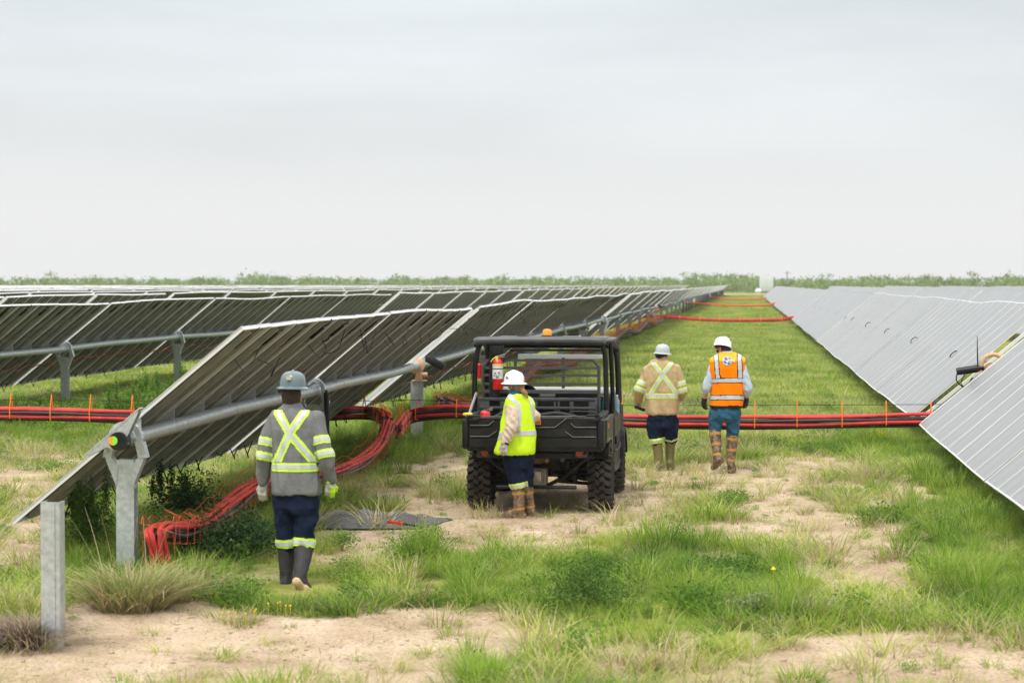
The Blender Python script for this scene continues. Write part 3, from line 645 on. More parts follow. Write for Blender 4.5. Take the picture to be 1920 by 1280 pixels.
# corner guards at the bed sides
for px0, px1 in ((866, 878), (1120, 1133)):
    a, b_ = T(px0, 786, 23.0), T(px1, 842, 23.0); m = MB(); m.box(((a[0]+b_[0])/2, 23.10, (a[2]+b_[2])/2), (b_[0]-a[0], .20, a[2]-b_[2]), bev=.03); part('corner_guard', m, blkd)
# raised grille panel between bed and cab (black plastic with slots)
yg = 24.22
def G(px, py): return onY(px, py, yg)
gx0, gx1 = G(900, 770)[0], G(1117, 770)[0]; gz0, gz1 = G(900, 800)[2]-.05, G(900, 739)[2]
m = MB(); rows_ = [G(0, py)[2] for py in (739, 745, 755, 760, 764, 773, 800)]
for z0_, z1_ in ((rows_[1], rows_[0]), (rows_[3], rows_[2]), (rows_[6]-.05, rows_[5])): m.box(((gx0+gx1)/2, yg, (z0_+z1_)/2), (gx1-gx0, .07, abs(z1_-z0_)), bev=.008)
for px in (903, 914, 942, 975, 1004, 1043, 1046, 1072, 1112):
    x_ = G(px, 760)[0]; m.box((x_, yg+.003, (rows_[0]+rows_[5])/2), (.05 if px not in (1112, 903) else .10, .062, rows_[0]-rows_[5]), bev=.006)
part('bed_front_grille', m, gril)
m = MB(); m.box(((gx0+gx1)/2, yg+.09, (rows_[0]+rows_[6])/2), (gx1-gx0-.02, .02, rows_[0]-rows_[6])); part('engine_cover', m, blk)
# headache rack: horizontal bars in front of the cab opening
ys = 24.30
def Sx(px, py): return onY(px, py, ys)
for py in (675, 689, 703, 719, 733):
    a, b_ = Sx(905, py), Sx(1112 if py < 680 else 1122, py); m = MB(); m.box(((a[0]+b_[0])/2, ys, a[2]), (b_[0]-a[0], .022, .030 if py != 733 else .04)); part('rack_bar', m, mat('grey_rack_paint', (.07, .067, .062), .5, .2, .2, 14), smooth=False)
m = MB(); a = Sx(1112, 675); b_ = Sx(1123, 688); c_ = Sx(1122, 790); m.tube([a, b_, (b_[0], ys, c_[2])], .020, 8)
a = Sx(916, 675); b_ = Sx(906, 688); m.tube([a, b_, (b_[0], ys, c_[2])], .020, 8)
for px in (1056, 966): a = Sx(px, 672); m.box((a[0], ys+.012, a[2]-.17 if px == 1056 else a[2]-.06), (.035, .02, .36 if px == 1056 else .14))
part('rack_frame', m, MATS['grey_rack_paint'])
# roll cage
yr, yf = 24.28, 25.62
def bent(name, px0, px1, pyt, yy, r, zbot=.95, inset=.03):
    a, b_ = onY(px0, pyt, yy), onY(px1, pyt, yy); z = a[2]; m = MB()
    m.tube([(a[0]-.02, yy, zbot), (a[0]-.015, yy, z-.35), (a[0]+inset*.5, yy, z-.12), (a[0]+inset+.03, yy, z-.02), (a[0]+.14, yy, z), ((a[0]+b_[0])/2, yy, z+.005), (b_[0]-.14, yy, z), (b_[0]-inset-.03, yy, z-.02), (b_[0]-inset*.5, yy, z-.12), (b_[0]+.0, yy, z-.35), (b_[0]+.01, yy, zbot)], r, 12, smooth=5); part(name, m, dsteel)
    return a, b_
ra, rb_ = bent('roll_hoop', 893, 1136, 640, yr, .031)
fa, fb_ = bent('roll_hoop', 913, 1158, 648, 25.35, .030, 1.0)
m = MB(); zt_ = ra[2]
for (x0_, x1_) in ((ra[0], fa[0]), (rb_[0], fb_[0])): m.tube([(x0_, yr, zt_-.05), (x0_, yr+.1, zt_-.01), ((x0_+x1_)/2, 24.8, zt_), (x1_, 25.25, fa[2]-.01), (x1_, 25.35, fa[2]-.05)], .028, 10, smooth=4)
part('roof_rail', m, dsteel)
for x_ in (UX-.74, UX+.76):
    m = MB(); m.tube([(x_, 25.40, 1.88), (x_, 25.8, 1.52), (x_, 26.05, 1.10)], .028, 10, smooth=4); part('front_pillar', m, dsteel)
    m = MB(); m.tube([(x_-.02*np.sign(x_-UX), yr+.28, zt_-.02), (x_, 24.62, 1.3), (x_, 24.62, .95)], .027, 10, smooth=4); part('middle_pillar', m, dsteel)
# padded rear cross tube with sleeves, and roof panel
m = MB(); z_ = onY(1000, 639, yr-.05)[2]; m.tube([(ra[0]+.0, yr-.04, z_-.02), (ra[0]+.10, yr-.05, z_), ((ra[0]+rb_[0])/2, yr-.055, z_+.004), (rb_[0]-.10, yr-.05, z_), (rb_[0], yr-.04, z_-.02)], .050, 14, smooth=5); part('roof_pad', m, mat('faded_black_vinyl', (.060, .062, .066), .42, 0, .2, 6))
m = MB(); m.box((UX+.02, 24.84, zt_+.012), (1.50, 1.10, .035), bev=.015)
for k in range(4): m.box((UX-.55+.38*k, 24.84, zt_+.033), (.20, 1.0, .018), bev=.008)
part('roof_panel', m, mat('black_roof_sheen', (.09, .09, .09), .55, 0, .3, 5))  # grey top sheen of the black roof put into its base colour
# beacon
A = onY(1026, 626, 24.75); bc = empty('beacon', (0, 0, 0)); bc.parent = utv; bc.location = (A[0]-UX, 24.75-RA, zt_+.03); o = worg(bc)
m = MB(); m.lathe([(0, 0), (.07, 0), (.07, .03), (.055, .035), (0, .035)], o, 20); part('beacon_base', m, blk, bc)
m = MB(); m.lathe([(0, .035), (.055, .035), (.053, .085), (.042, .105), (0, .11)], o, 20); part('beacon_lens', m, amberl, bc)
# pale windscreen strip and lower hood line seen through the cage
a, b_ = onY(972, 667, 25.9), onY(1131, 669, 25.9); m = MB(); m.box(((a[0]+b_[0])/2, 25.9, a[2]-.005), (b_[0]-a[0], .03, .052), bev=.005); part('windscreen_frame', m, whitep)
m = MB(); m.box(((a[0]+b_[0])/2-.05, 25.85, a[2]+.075), (b_[0]-a[0]+.1, .03, .03)); part('windscreen_header', m, blkd)
a, b_ = onY(975, 728, 25.9), onY(1158, 728, 25.9); m = MB(); m.box((UX+.03, 26.02, a[2]-.035), (1.46, .34, .085), bev=.02, rot=Matrix.Rotation(-.10, 3, 'X')); part('hood', m, greyhood)
m = MB(); m.box((UX, 25.75, 1.05), (1.36, .30, .32), bev=.05); m.box((UX, 25.55, 1.16), (1.30, .06, .08), bev=.02); part('dashboard', m, blkd)
st = MB(); st.lathe([(.14, -.012), (.165, -.012), (.168, 0), (.165, .012), (.14, .012)], (UX-.38, 25.42, 1.22), 24, 0, Matrix.Rotation(-1.0, 3, 'X')); st.box((UX-.38, 25.42, 1.22), (.28, .03, .02), rot=Matrix.Rotation(-1.0, 3, 'X')); st.tube([(UX-.38, 25.42, 1.22), (UX-.38, 25.7, 1.1)], .02, 8); part('steering_wheel', st, blk)
for dx in (-.38, .34):
    m = MB(); m.box((UX+dx, 25.0, .86), (.56, .50, .14), bev=.05); m.box((UX+dx, 24.72, 1.10), (.54, .12, .42), bev=.05, rot=Matrix.Rotation(.12, 3, 'X')); part('seat', m, blkd)
# front end, doors and rear side panels
m = MB()
m.prism([(26.32, .55), (26.38, .78), (26.28, 1.05), (26.0, 1.17), (25.45, 1.17), (25.45, .95), (25.55, .62), (25.5, .45), (26.2, .45)], 0, UX-.62, UX+.62); part('front_body', m, blkd, smooth=False)
for s in (-1, 1):
    x_ = UX+s*.775
    m = MB(); arc = [(FA+.42*math.cos(a), .36+.44*math.sin(a)) for a in np.linspace(.25, math.pi-.2, 12)]
    arc2 = [(FA+.37*math.cos(a), .36+.385*math.sin(a)) for a in np.linspace(math.pi-.2, .25, 12)]
    m.prism(arc+arc2, 0, x_-.13, x_+.07); m.prism([(25.5, .78), (26.25, .78), (26.15, 1.06), (25.5, 1.12)], 0, x_-.14, x_+.02); part('front_fender', m, blkd, smooth=False)
    m = MB(); m.prism([(24.32, .42), (24.28, 1.02), (24.42, 1.05), (25.42, 1.05), (25.50, .80), (25.42, .42)], 0, x_-.015, x_+.025)
    dr = part('door', m, blkd, smooth=False)
    m = MB(); m.prism([(24.40, .80), (24.37, 1.0), (24.86, 1.01), (24.86, .78)], 0, x_+s*.012-.02, x_+s*.012+.02); m.prism([(24.92, .78), (24.92, 1.01), (25.38, 1.01), (25.42, .82)], 0, x_+s*.012-.02, x_+s*.012+.02); m.build('camouflage_panel', camop, dr, smooth=False)
    m = MB(); m.tube([(x_+s*.03, 24.36, .62), (x_+s*.045, 24.9, .61), (x_+s*.03, 25.4, .64)], .010, 6); m.box((x_+s*.035, 24.46, .74), (.03, .05, .10), bev=.01); m.build('door_handle', dsteel, dr)
    m = MB(); m.tube([(x_, 24.25, .40), (x_+s*.015, 24.9, .38), (x_, 25.5, .42)], .03, 8); part('side_sill', m, dsteel)
    # rear quarter panel with camouflage field and amber reflector
    m = MB(); m.prism([(23.20, .80), (23.16, 1.06), (24.26, 1.06), (24.26, .55), (24.16, .55), (24.05, .74), (23.9, .80)], 0, x_-.02, x_+.02)
    rq = part('rear_side_panel', m, camop if s > 0 else blkd, smooth=False)
    m = MB(); m.box((x_+s*.022, 23.42, .98), (.01, .10, .05)); m.build('side_reflector', amberl, rq)
    m = MB(); arc = [(RA+.44*math.cos(a), .33+.45*math.sin(a)) for a in np.linspace(.1, math.pi-.75, 12)]; arc2 = [(RA+.39*math.cos(a), .33+.39*math.sin(a)) for a in np.linspace(math.pi-.75, .1, 12)]
    m.prism(arc+arc2, 0, x_-(.15 if s > 0 else -.01), x_+(.02 if s > 0 else .15)); part('rear_fender', m, blkd, smooth=False)
# tail lamps
for px in (909, 1087):
    A = T(px, 848, 23.12); m = MB(); m.box((A[0]+(.02 if px > 1000 else -.02), 23.15, A[2]), (.15, .05, .115), bev=.015); lm = part('tail_lamp', m, mat('grey_lamp_housing', (.07, .07, .06), .5))
    m = MB(); m.lathe([(0, -.03), (.042, -.03), (.045, 0), (0, 0)], (A[0], 23.11, A[2]), 16, 0, Matrix.Rotation(-math.pi/2, 3, 'X')); m.build('lamp_lens', redl, lm)
# chassis, gearbox, exhaust, suspension
m = MB()
for s in (-1, 1): m.tube([(UX+s*.30, 23.1, .62), (UX+s*.30, 23.5, .50), (UX+s*.30, 24.4, .36), (UX+s*.30, 26.1, .36), (UX+s*.3, 26.35, .6)], .028, 8, smooth=3); m.tube([(UX+s*.62, 23.12, .68), (UX+s*.30, 23.35, .40), (UX+s*.1, 23.4, .30)], .022, 8); m.tube([(UX+s*.55, 23.1, .70), (UX+s*.55, 24.3, .70)], .025, 8)
m.box((UX, 23.16, .655), (1.28, .05, .06)); m.box((UX, 25.0, .34), (1.0, 1.6, .03)); m.tube([(UX-.45, 23.2, .30), (UX+.45, 23.2, .30)], .022, 8)
part('chassis_frame', m, dsteel)
m = MB(); m.box((UX-.01, 24.6, .66), (1.0, .5, .5), bev=.04); m.box((UX, 23.95, .58), (.6, .5, .3), bev=.05); part('engine', m, blk)
A = T(1005, 897, 23.35); m = MB(); m.box((A[0], 23.45, A[2]), (.24, .22, .24), bev=.03); m.box((A[0]-.01, 23.32, A[2]-.02), (.16, .06, .15), bev=.02); m.lathe([(0, -.1), (.07, -.1), (.07, .1), (0, .1)], (A[0], 23.35, A[2]-.09), 14, 0, R90Y)
for k in range(6): m.box((A[0]-.10+.04*k, 23.33, A[2]+.02), (.008, .02, .2))
part('gearbox', m, dirtyal)
A = T(1000, 856, 23.3); m = MB(); m.lathe([(0, -.22), (.06, -.22), (.085, -.19), (.085, .1), (.06, .14), (0, .14)], (A[0]-.02, 23.36, A[2]), 20, 0, R90Y @ Matrix.Rotation(.0, 3, 'X')); m.tube([(A[0]+.1, 23.3, A[2]), (A[0]+.16, 23.2, A[2]-.02), (A[0]+.17, 23.12, A[2]-.03)], .025, 8, smooth=3); part('exhaust', m, mufm)
for s in (-1, 1):
    m = MB()
    for yy in (23.55, 23.95): m.tube([(UX+s*.18, yy, .34), (UX+s*.45, RA, .30), (UX+s*.60, RA, .29)], .020, 8)
    m.tube([(UX+s*.15, RA, .40), (UX+s*.60, RA, .335)], .026, 8); m.tube([(UX+s*.22, 23.6, .47), (UX+s*.58, RA, .42)], .018, 8)
    part('suspension_arm', m, dsteel)
    m = MB(); m.tube([(UX+s*.40, 23.62, .33), (UX+s*.36, 23.5, .72)], .028, 10)
    pts = [(UX+s*(.40-.04*t)+.045*math.cos(t*44), 23.62-.12*t+.045*math.sin(t*44), .36+.33*t) for t in np.linspace(0, 1, 90)]
    m.tube(pts, .009, 5); part('shock_absorber', m, dsteel)
m = MB(); m.tube([(UX-.2, 23.25, .62), (UX-.28, 23.3, .50), (UX-.15, 23.35, .42), (UX-.05, 23.3, .5)], .012, 6, smooth=4); m.tube([(UX+.1, 23.2, .66), (UX+.22, 23.25, .55), (UX+.15, 23.3, .45), (UX+.3, 23.4, .40)], .009, 6, smooth=4); m.tube([(UX+.35, 23.2, .66), (UX+.3, 23.3, .52), (UX+.45, 23.35, .48)], .008, 6, smooth=4); part('brake_hose', m, blk)
m = MB(); m.box((UX+.02, 23.08, .44), (.07, .22, .07)); m.box((UX+.02, 22.99, .44), (.10, .02, .10)); m.tube([(UX+.02, 23.2, .44), (UX+.02, 23.5, .46)], .03, 8); part('tow_hitch', m, dirtyal)
m = MB(); m.tube([(UX-.5, 23.4, zt-.02), (UX-.35, 23.45, zt+.03), (UX-.1, 23.4, zt-.01), (UX+.2, 23.5, zt+.02), (UX+.5, 23.4, zt-.03)], .02, 8, smooth=5); o = m.build('ratchet_strap', mat('dark_webbing', (.03, .03, .028), .8), org=(UX, 23.4, zt)); tag(o, 'dark coiled strap lying in the cargo bed behind the tailgate', 'strap')
# hydraulic gas strut and tie-down by the left pillar
m = MB(); a = onY(880, 775, 23.6); b_ = onY(893, 737, 24.2); m.tube([a, b_], .016, 8); part('gas_strut', m, mat('grey_strut', (.35, .36, .36), .4, .5))
A = T(1113, 779, 22.98); m = MB(); m.tube([(A[0]-.25, 23.0, A[2]+.02), (A[0]-.20, 22.98, A[2]+.045), (A[0]+.02, 22.98, A[2]+.03), (A[0]+.08, 22.97, A[2]-.06)], .010, 6, smooth=3); part('tie_down', m, dsteel)
# things carried by the buggy
def extinguisher(px, pyt, pyb, yy, label, tank_r, k=1., lab=True):
    b0 = onY(px, pyb, yy); t0 = onY(px, pyt, yy); h = t0[2]-b0[2]; o = (b0[0], yy, b0[2]); t = empty('fire_extinguisher', o); tag(t, label, 'fire extinguisher')
    m = MB(); m.lathe([(0, 0), (tank_r*.9, 0), (tank_r, .015), (tank_r, h*.80), (tank_r*.85, h*.88), (tank_r*.4, h*.93), (.018, h*.95), (0, h*.95)], o, 28); part('tank', m, redp, t)
    m = MB(); m.tube([(o[0], yy, o[2]+h*.93), (o[0], yy, o[2]+h*1.01)], .018, 8); m.box((o[0]+.03, yy, o[2]+h*1.03), (.12, .02, .018), rot=Matrix.Rotation(-.3, 3, 'Y')); m.box((o[0]+.03, yy, o[2]+h*.99), (.10, .02, .014)); part('valve_lever', m, mat('dull_metal', (.3, .3, .3), .4, .7), t)
    if lab:
        m = MB(); m.lathe([(tank_r+.0015, h*.33), (tank_r+.0015, h*.76)], o, 28, 0, None); m.f = m.f[:-2]; m.m = m.m[:-2]; lb = part('paper_label', m, mat('white_paper_label', (.72, .70, .70), .6), t)
        for z0_, hh, c_ in ((.62, .022, blk), (.72, .05, mat('yellow_print', (.8, .55, .1), .6)), ):
            m = MB(); m.lathe([(tank_r+.003, h*z0_), (tank_r+.003, h*(z0_+hh*1.2))], o, 28); m.f = m.f[:-2]; m.m = m.m[:-2]; part('label_band', m, c_, lb)
        m = MB()
        for a, w_, z_ in ((-.6, .012, .42), (-.2, .010, .43), (.15, .012, .42), (.5, .008, .45), (-.4, .02, .50), (.3, .02, .51), (0, .03, .38)):
            th = -math.pi/2+a; m.box((o[0]+math.cos(th)*(tank_r+.003), yy+math.sin(th)*(tank_r+.003), o[2]+h*z_), (w_, .004, .018), rot=Matrix.Rotation(th+math.pi/2, 3, 'Z'))
        part('label_print', m, mat('grey_print', (.15, .15, .15), .6), lb)
        m = MB(); m.tube([(o[0]-.02, yy-.03, o[2]+h*.98), (o[0]-.05, yy-.05, o[2]+h*.93), (o[0]-.075, yy-.05, o[2]+h*.84)], .007, 6, smooth=3); m.box((o[0]-.01, yy-.03, o[2]+h*.95), (.03, .02, .05)); part('safety_tag', m, mat('yellow_tag', (.8, .55, .08), .5), t)
    return t
extinguisher(933.5, 668, 730, 24.18, 'large red fire extinguisher with white label strapped to the rear roll cage', .062)
m = MB(); A = onY(933, 655, 24.25); m.box((A[0]-.01, 24.27, A[2]-.01), (.16, .10, .14), bev=.02); m.box((A[0]-.04, 24.28, A[2]-.30), (.12, .03, .62)); part('extinguisher_bracket', m, blk)
extinguisher(910, 768, 795, 23.35, 'small red extinguisher with silver lever lying in the cargo bed', .058, lab=False)
m = MB(); A = onY(899, 695, 24.7); m.lathe([(0, -.09), (.038, -.09), (.038, .07), (.02, .09), (0, .09)], (A[0], 24.7, A[2]), 16); o = m.build('fire_extinguisher', redp, org=(A[0], 24.7, A[2])); tag(o, 'narrow red canister on the left cage post behind the large extinguisher', 'fire extinguisher')
m = MB(); A = T(877, 777, 23.1); m.box((A[0], 23.1, A[2]+.005), (.10, .12, .03), bev=.012); m.box((A[0]+.02, 23.06, A[2]-.008), (.06, .10, .02), bev=.008, rot=Matrix.Rotation(.5, 3, 'Z')); o = m.build('yellow_glove', mat('yellow_fabric', (.7, .55, .05), .8), org=tuple(A)); tag(o, 'crumpled yellow glove on the left corner of the cargo bed', 'glove')
def bottle(px, py, yy, lbl, cm, hh=.22, rr=.033):
    A = onY(px, py, yy); o = tuple(A); t = empty('water_bottle', o); tag(t, lbl, 'bottle')
    m = MB(); m.lathe([(0, 0), (rr, 0), (rr, hh*.25), (rr*.92, hh*.3), (rr, hh*.35), (rr, hh*.65), (rr*.45, hh*.86), (rr*.4, hh*.9), (0, hh*.9)], o, 16); part('bottle_body', m, cm, t)
    m = MB(); m.lathe([(0, hh*.9), (rr*.45, hh*.9), (rr*.45, hh), (0, hh)], o, 12); part('bottle_cap', m, whitep, t)
bottle(1156.5, 774, 25.0, 'pale blue water bottle in the door pocket of the buggy', clearb)
bottle(1133, 777, 24.6, 'dark teal bottle standing inside the buggy cab beside the cage post', tealp)

# ------------------------------------------------------------------ people
def remeshed(name, m, voxel, it=6, wr=0., wf=9., seed=0, zs=.5):
    me = m.mesh('tmp', [], smooth=False); o = bpy.data.objects.new('tmp', me); COL.objects.link(o)
    r = o.modifiers.new('r', 'REMESH'); r.mode = 'VOXEL'; r.voxel_size = voxel
    s = o.modifiers.new('s', 'SMOOTH'); s.factor = .5; s.iterations = it
    dg = bpy.context.evaluated_depsgraph_get(); me2 = bpy.data.meshes.new_from_object(o.evaluated_get(dg)); bpy.data.objects.remove(o); bpy.data.meshes.remove(me)
    if wr > 0:
        n = len(me2.vertices); co = np.empty(n*3); me2.vertices.foreach_get('co', co); co = co.reshape(-1, 3)
        no = np.array([v.normal for v in me2.vertices])
        for i in range(n):
            p = co[i]; q = Vector((p[0]*wf+seed, p[1]*wf, p[2]*wf*zs+.5*p[0]*wf))
            a = noise.noise(q); b_ = noise.noise(q*2.3+Vector((9, 3, 1)))
            co[i] += no[i]*wr*((1-abs(a)*3)*.8+b_*.6)
        me2.vertices.foreach_set('co', co.ravel()); me2.update()
    me2.name = name; return me2
class Cloth:
    """a mesh in world coordinates that parts can be peeled from"""
    def __init__(s, me): s.me = me; n = len(me.vertices); s.co = np.array([v.co[:] for v in me.vertices]); s.no = np.array([v.normal[:] for v in me.vertices]); s.f = [tuple(p.vertices) for p in me.polygons]; s.c = np.array([s.co[list(f)].mean(0) for f in s.f]); s.n = np.array([p.normal[:] for p in me.polygons]); s.p = np.array([proj(c) for c in s.c])
    def peel(s, mask, off, base=0.):
        idx = [i for i in range(len(s.f)) if mask[i]]; m = MB()
        if not idx: return m
        used = {}; vs = []
        for i in idx:
            for v in s.f[i]:
                if v not in used: used[v] = len(vs); vs.append(tuple(s.co[v]+s.no[v]*off))
        fs = [tuple(used[v] for v in s.f[i]) for i in idx]; ec = {}
        for f in fs:
            for a, b_ in zip(f, f[1:]+f[:1]): ec[(min(a, b_), max(a, b_))] = ec.get((min(a, b_), max(a, b_)), 0)+1
        inv = {b_: a for a, b_ in used.items()}; low = {}
        for f in list(fs):
            for a, b_ in zip(f, f[1:]+f[:1]):
                if ec[(min(a, b_), max(a, b_))] == 1:
                    for q in (a, b_):
                        if q not in low: low[q] = len(vs); vs.append(tuple(s.co[inv[q]]+s.no[inv[q]]*base))
                    fs.append((b_, a, low[a], low[b_]))
        m.add(vs, fs); return m
    def obj(s, name, mt, parent):
        o0 = worg(parent) if parent is not None else np.zeros(3); me = s.me.copy(); me.name = name; me.materials.clear(); me.materials.append(mt)
        me.vertices.foreach_set('co', (s.co-o0).ravel()); me.polygons.foreach_set('use_smooth', [True]*len(me.polygons)); me.update()
        o = bpy.data.objects.new(name, me); COL.objects.link(o); o.parent = parent; return o
def segd(P, a, b_):
    a = np.array(a, float); b_ = np.array(b_, float); ab = b_-a; t = np.clip(((P-a)@ab)/(ab@ab), 0, 1); return np.hypot(*(P-(a+t[:, None]*ab)).T)
def ring(c, rx, ry, n=30, pw=2.3, yaw=0., tx=0., ty=0.):
    o = []
    for k in range(n):
        a = 2*math.pi*k/n; ca, sa = math.cos(a), math.sin(a)
        x = math.copysign(abs(ca)**(2/pw), ca)*rx; y = math.copysign(abs(sa)**(2/pw), sa)*ry
        o.append((c[0]+x*math.cos(yaw)-y*math.sin(yaw), c[1]+x*math.sin(yaw)+y*math.cos(yaw), c[2]+tx*x+ty*y))
    return o
def limb(m, pts, seg=16):
    for (a, ra_), (b_, rb2) in zip(pts, pts[1:]): m.capsule(a, ra_, b_, rb2, seg)
def hand(m, wr, dirv, palmn, side, r=1., curl=.5, scale=1.):
    """palm from the wrist along dirv; palmn = normal the fingers curl towards; side=+1 thumb on dirv x palmn"""
    d = Vector(dirv).normalized(); n_ = Vector(palmn); n_ = (n_-d*n_.dot(d)).normalized(); s_ = d.cross(n_)*side; w = Vector(wr)
    for k in (-.028, -.010, .010, .028): m.capsule(w+s_*k*.6*scale, .017*r*scale, w+(d*.088+s_*k)*scale, .0135*r*scale, 10)
    for k, L1 in ((-.031, .060), (-.0105, .074), (.0105, .080), (.031, .072)):
        b0 = w+(d*.086+s_*k)*scale; c1 = curl*(1.1 if k < 0 else .9)
        d1 = (d*math.cos(c1*.6)+n_*math.sin(c1*.6)+s_*k*2.2).normalized(); d2 = (d*math.cos(c1*1.4)+n_*math.sin(c1*1.4)+s_*k*1.5).normalized()
        p1 = b0+d1*L1*.52*scale; p2 = p1+d2*L1*.5*scale; m.capsule(b0, .0098*r*scale, p1, .0088*r*scale, 8); m.capsule(p1, .0088*r*scale, p2, .0075*r*scale, 8)
    t0 = w+(d*.018+s_*.026)*scale; t1 = w+(d*.055+s_*.056+n_*.014)*scale; t2_ = w+(d*.088+s_*.058+n_*.030)*scale
    m.capsule(t0, .014*r*scale, t1, .0105*r*scale, 8); m.capsule(t1, .0105*r*scale, t2_, .009*r*scale, 8)
def boot(m, ankle, toe, r=1., sole_z=None, w=.045, h=.06):
    """foot from the heel below the ankle to the toe"""
    A = Vector(ankle); Tt = Vector(toe); d = (Tt-A); dh = d.normalized()
    heel = A-dh*.035+Vector((0, 0, -h*.9)) if sole_z is None else Vector(sole_z)
    if sole_z is None:
        mid = (A+Tt)/2; L2 = dh.xy.length if False else (Tt-A).xy.length/2+.055; yw = math.atan2(-(Tt-A).x, (Tt-A).y); m.loft([ring((mid.x, mid.y, z_), .046*r*k_, L2*k_, 20, 2.2, yw) for z_, k_ in ((-.015, .95), (.0, 1.), (.035, 1.0), (.05, .85))])
    m.capsule(A, .052*r, heel, .042*r, 12); m.capsule(heel, .042*r, heel.lerp(Tt, .55), .046*r, 12); m.capsule(heel.lerp(Tt, .55), .048*r, Tt, .034*r, 12); m.capsule(A, .05*r, heel.lerp(Tt, .5)+Vector((0, 0, .02)), .04*r, 12)
def hardhat(parent, c, mt, yaw=0., tilt=(0, 0), full=True, s=1., brand=None, vents=False):
    """c = centre of the brim plane; parts shell + brim + ridge"""
    M = Matrix.Rotation(yaw, 3, 'Z') @ Matrix.Rotation(tilt[0], 3, 'X') @ Matrix.Rotation(tilt[1], 3, 'Y')
    m = MB(); pr = [(.0, .135), (.03, .134), (.06, .127), (.085, .112), (.102, .09), (.111, .06), (.116, .03), (.118, .0)]
    if full: pr += [(.128, -.006), (.146, -.016), (.150, -.017), (.150, -.022), (.144, -.022), (.125, -.012), (.112, -.004), (.10, .02), (0, .03)]
    else: pr += [(.123, -.004), (.126, -.010), (.121, -.013), (.112, -.006), (.10, .02), (0, .03)]
    pr = [(a*s, b_*s) for a, b_ in pr][::-1]; m.lathe(pr, c, 40, 0, M, 1.0, 1.16)
    if not full:   # front peak
        pk = [(.09*s*math.sin(a), .11*s+.055*s*math.cos(a)) for a in np.linspace(-math.pi/2, math.pi/2, 10)]
        v0 = [tuple(Vector(c)+M @ Vector((x, y, -.010*s))) for x, y in pk]; v1 = [tuple(Vector(c)+M @ Vector((x, y*.98, -.018*s))) for x, y in pk]
        m.add(v0+v1, [tuple(range(10)), tuple(range(19, 9, -1))]+[(k, (k+1) % 10, (k+1) % 10+10, k+10) for k in range(10)])
    pts = [tuple(Vector(c)+M @ Vector((0, 1.16*.119*s*math.sin(a), .139*s*math.cos(a)))) for a in np.linspace(-1.25, 1.25, 14)]
    m.tube(pts, [.004*s]+[.010*s]*12+[.004*s], 8)
    for sx in (-.045, .045):
        pts = [tuple(Vector(c)+M @ Vector((sx*s*(1-.2*abs(math.sin(a))), 1.14*.108*s*math.sin(a), .126*s*math.cos(a)))) for a in np.linspace(-1.1, 1.1, 12)]
        m.tube(pts, [.002*s]+[.006*s]*10+[.002*s], 6)
    h_ = m.build('hard_hat', mt, parent, angle=50)
    m = MB(); rr = [ring((0, 0, -.022*s), .090*s, .105*s), ring((0, 0, .0), .098*s, .115*s)]; m.loft([[tuple(Vector(c)+M @ Vector(p)) for p in q] for q in rr]); m.build('hat_band', blk, h_)
    if vents:
        for th, zz in ((-2.0, .085), (-1.2, .09), (-2.6, .05), (-.6, .06)):
            r_ = .1*s; q = M @ Vector((r_*math.cos(th), 1.16*r_*math.sin(th), zz*s)); m = MB(); m.box(tuple(Vector(c)+q), (.030, .012, .010), rot=M @ Matrix.Rotation(th+math.pi/2, 3, 'Z') @ Matrix.Rotation(.6, 3, 'Y')); m.build('vent_slot', blk, h_)
    return h_, M
def head(m, c, yaw, s=1., tilt=0.):
    """skull, jaw, nose, ears; yaw 0 looks away (+y)"""
    M = Matrix.Rotation(yaw, 3, 'Z') @ Matrix.Rotation(tilt, 3, 'X'); C_ = Vector(c)
    def q(x, y, z): return C_+M @ Vector((x*s, y*s, z*s))
    m.capsule(q(0, -.015, .035), .078*s, q(0, .02, .03), .076*s, 16); m.capsule(q(0, .03, -.01), .064*s, q(0, .045, -.06), .044*s, 14); m.capsule(q(0, .062, -.085), .024*s, q(0, .05, -.07), .035*s, 10)
    m.capsule(q(0, .098, .012), .009*s, q(0, .113, -.025), .013*s, 8); m.capsule(q(-.012, .097, -.055), .009*s, q(.012, .097, -.055), .009*s, 8)   # nose, lips
    m.capsule(q(-.03, .085, .018), .012*s, q(.03, .085, .018), .012*s, 8)                                                                     # brow
    for e in (-1, 1): m.capsule(q(e*.076, .0, .0), .012*s, q(e*.080, -.008, -.03), .009*s, 8); m.capsule(q(e*.076, .0, .0), .012*s, q(e*.082, -.012, .015), .012*s, 8)
    return M
def facebits(parent, c, M, s=1.):
    for e in (-1, 1):
        m = MB(); p = Vector(c)+M @ Vector((e*.031*s, .0845*s, -.002*s)); m.capsule(p, .010, p+M @ Vector((.001, 0, 0)), .010, 10); m.build('eye', whitep, parent)
        m = MB(); m.capsule(p+M @ Vector((0, .008, 0)), .004, p+M @ Vector((.0005, .008, 0)), .004, 8); m.build('pupil', blk, parent)
def mk_person(name, m, voxel, org, label):
    c = Cloth(remeshed('person', m, voxel, 4)); o = bpy.data.objects.new('person', None)
    me = c.me.copy(); me.materials.clear(); me.materials.append(skin); me.vertices.foreach_set('co', (c.co-np.array(org)).ravel()); me.polygons.foreach_set('use_smooth', [True]*len(me.polygons)); me.update()
    o = bpy.data.objects.new('person', me); COL.objects.link(o); o.location = tuple(org); tag(o, label, 'person'); return o
def garment(name, m, mt, parent, voxel=.009, wr=.005, wf=9., seed=0., it=5, zs=.5):
    c = Cloth(remeshed(name, m, voxel, it, wr, wf, seed, zs)); c.o = c.obj(name, mt, parent); return c
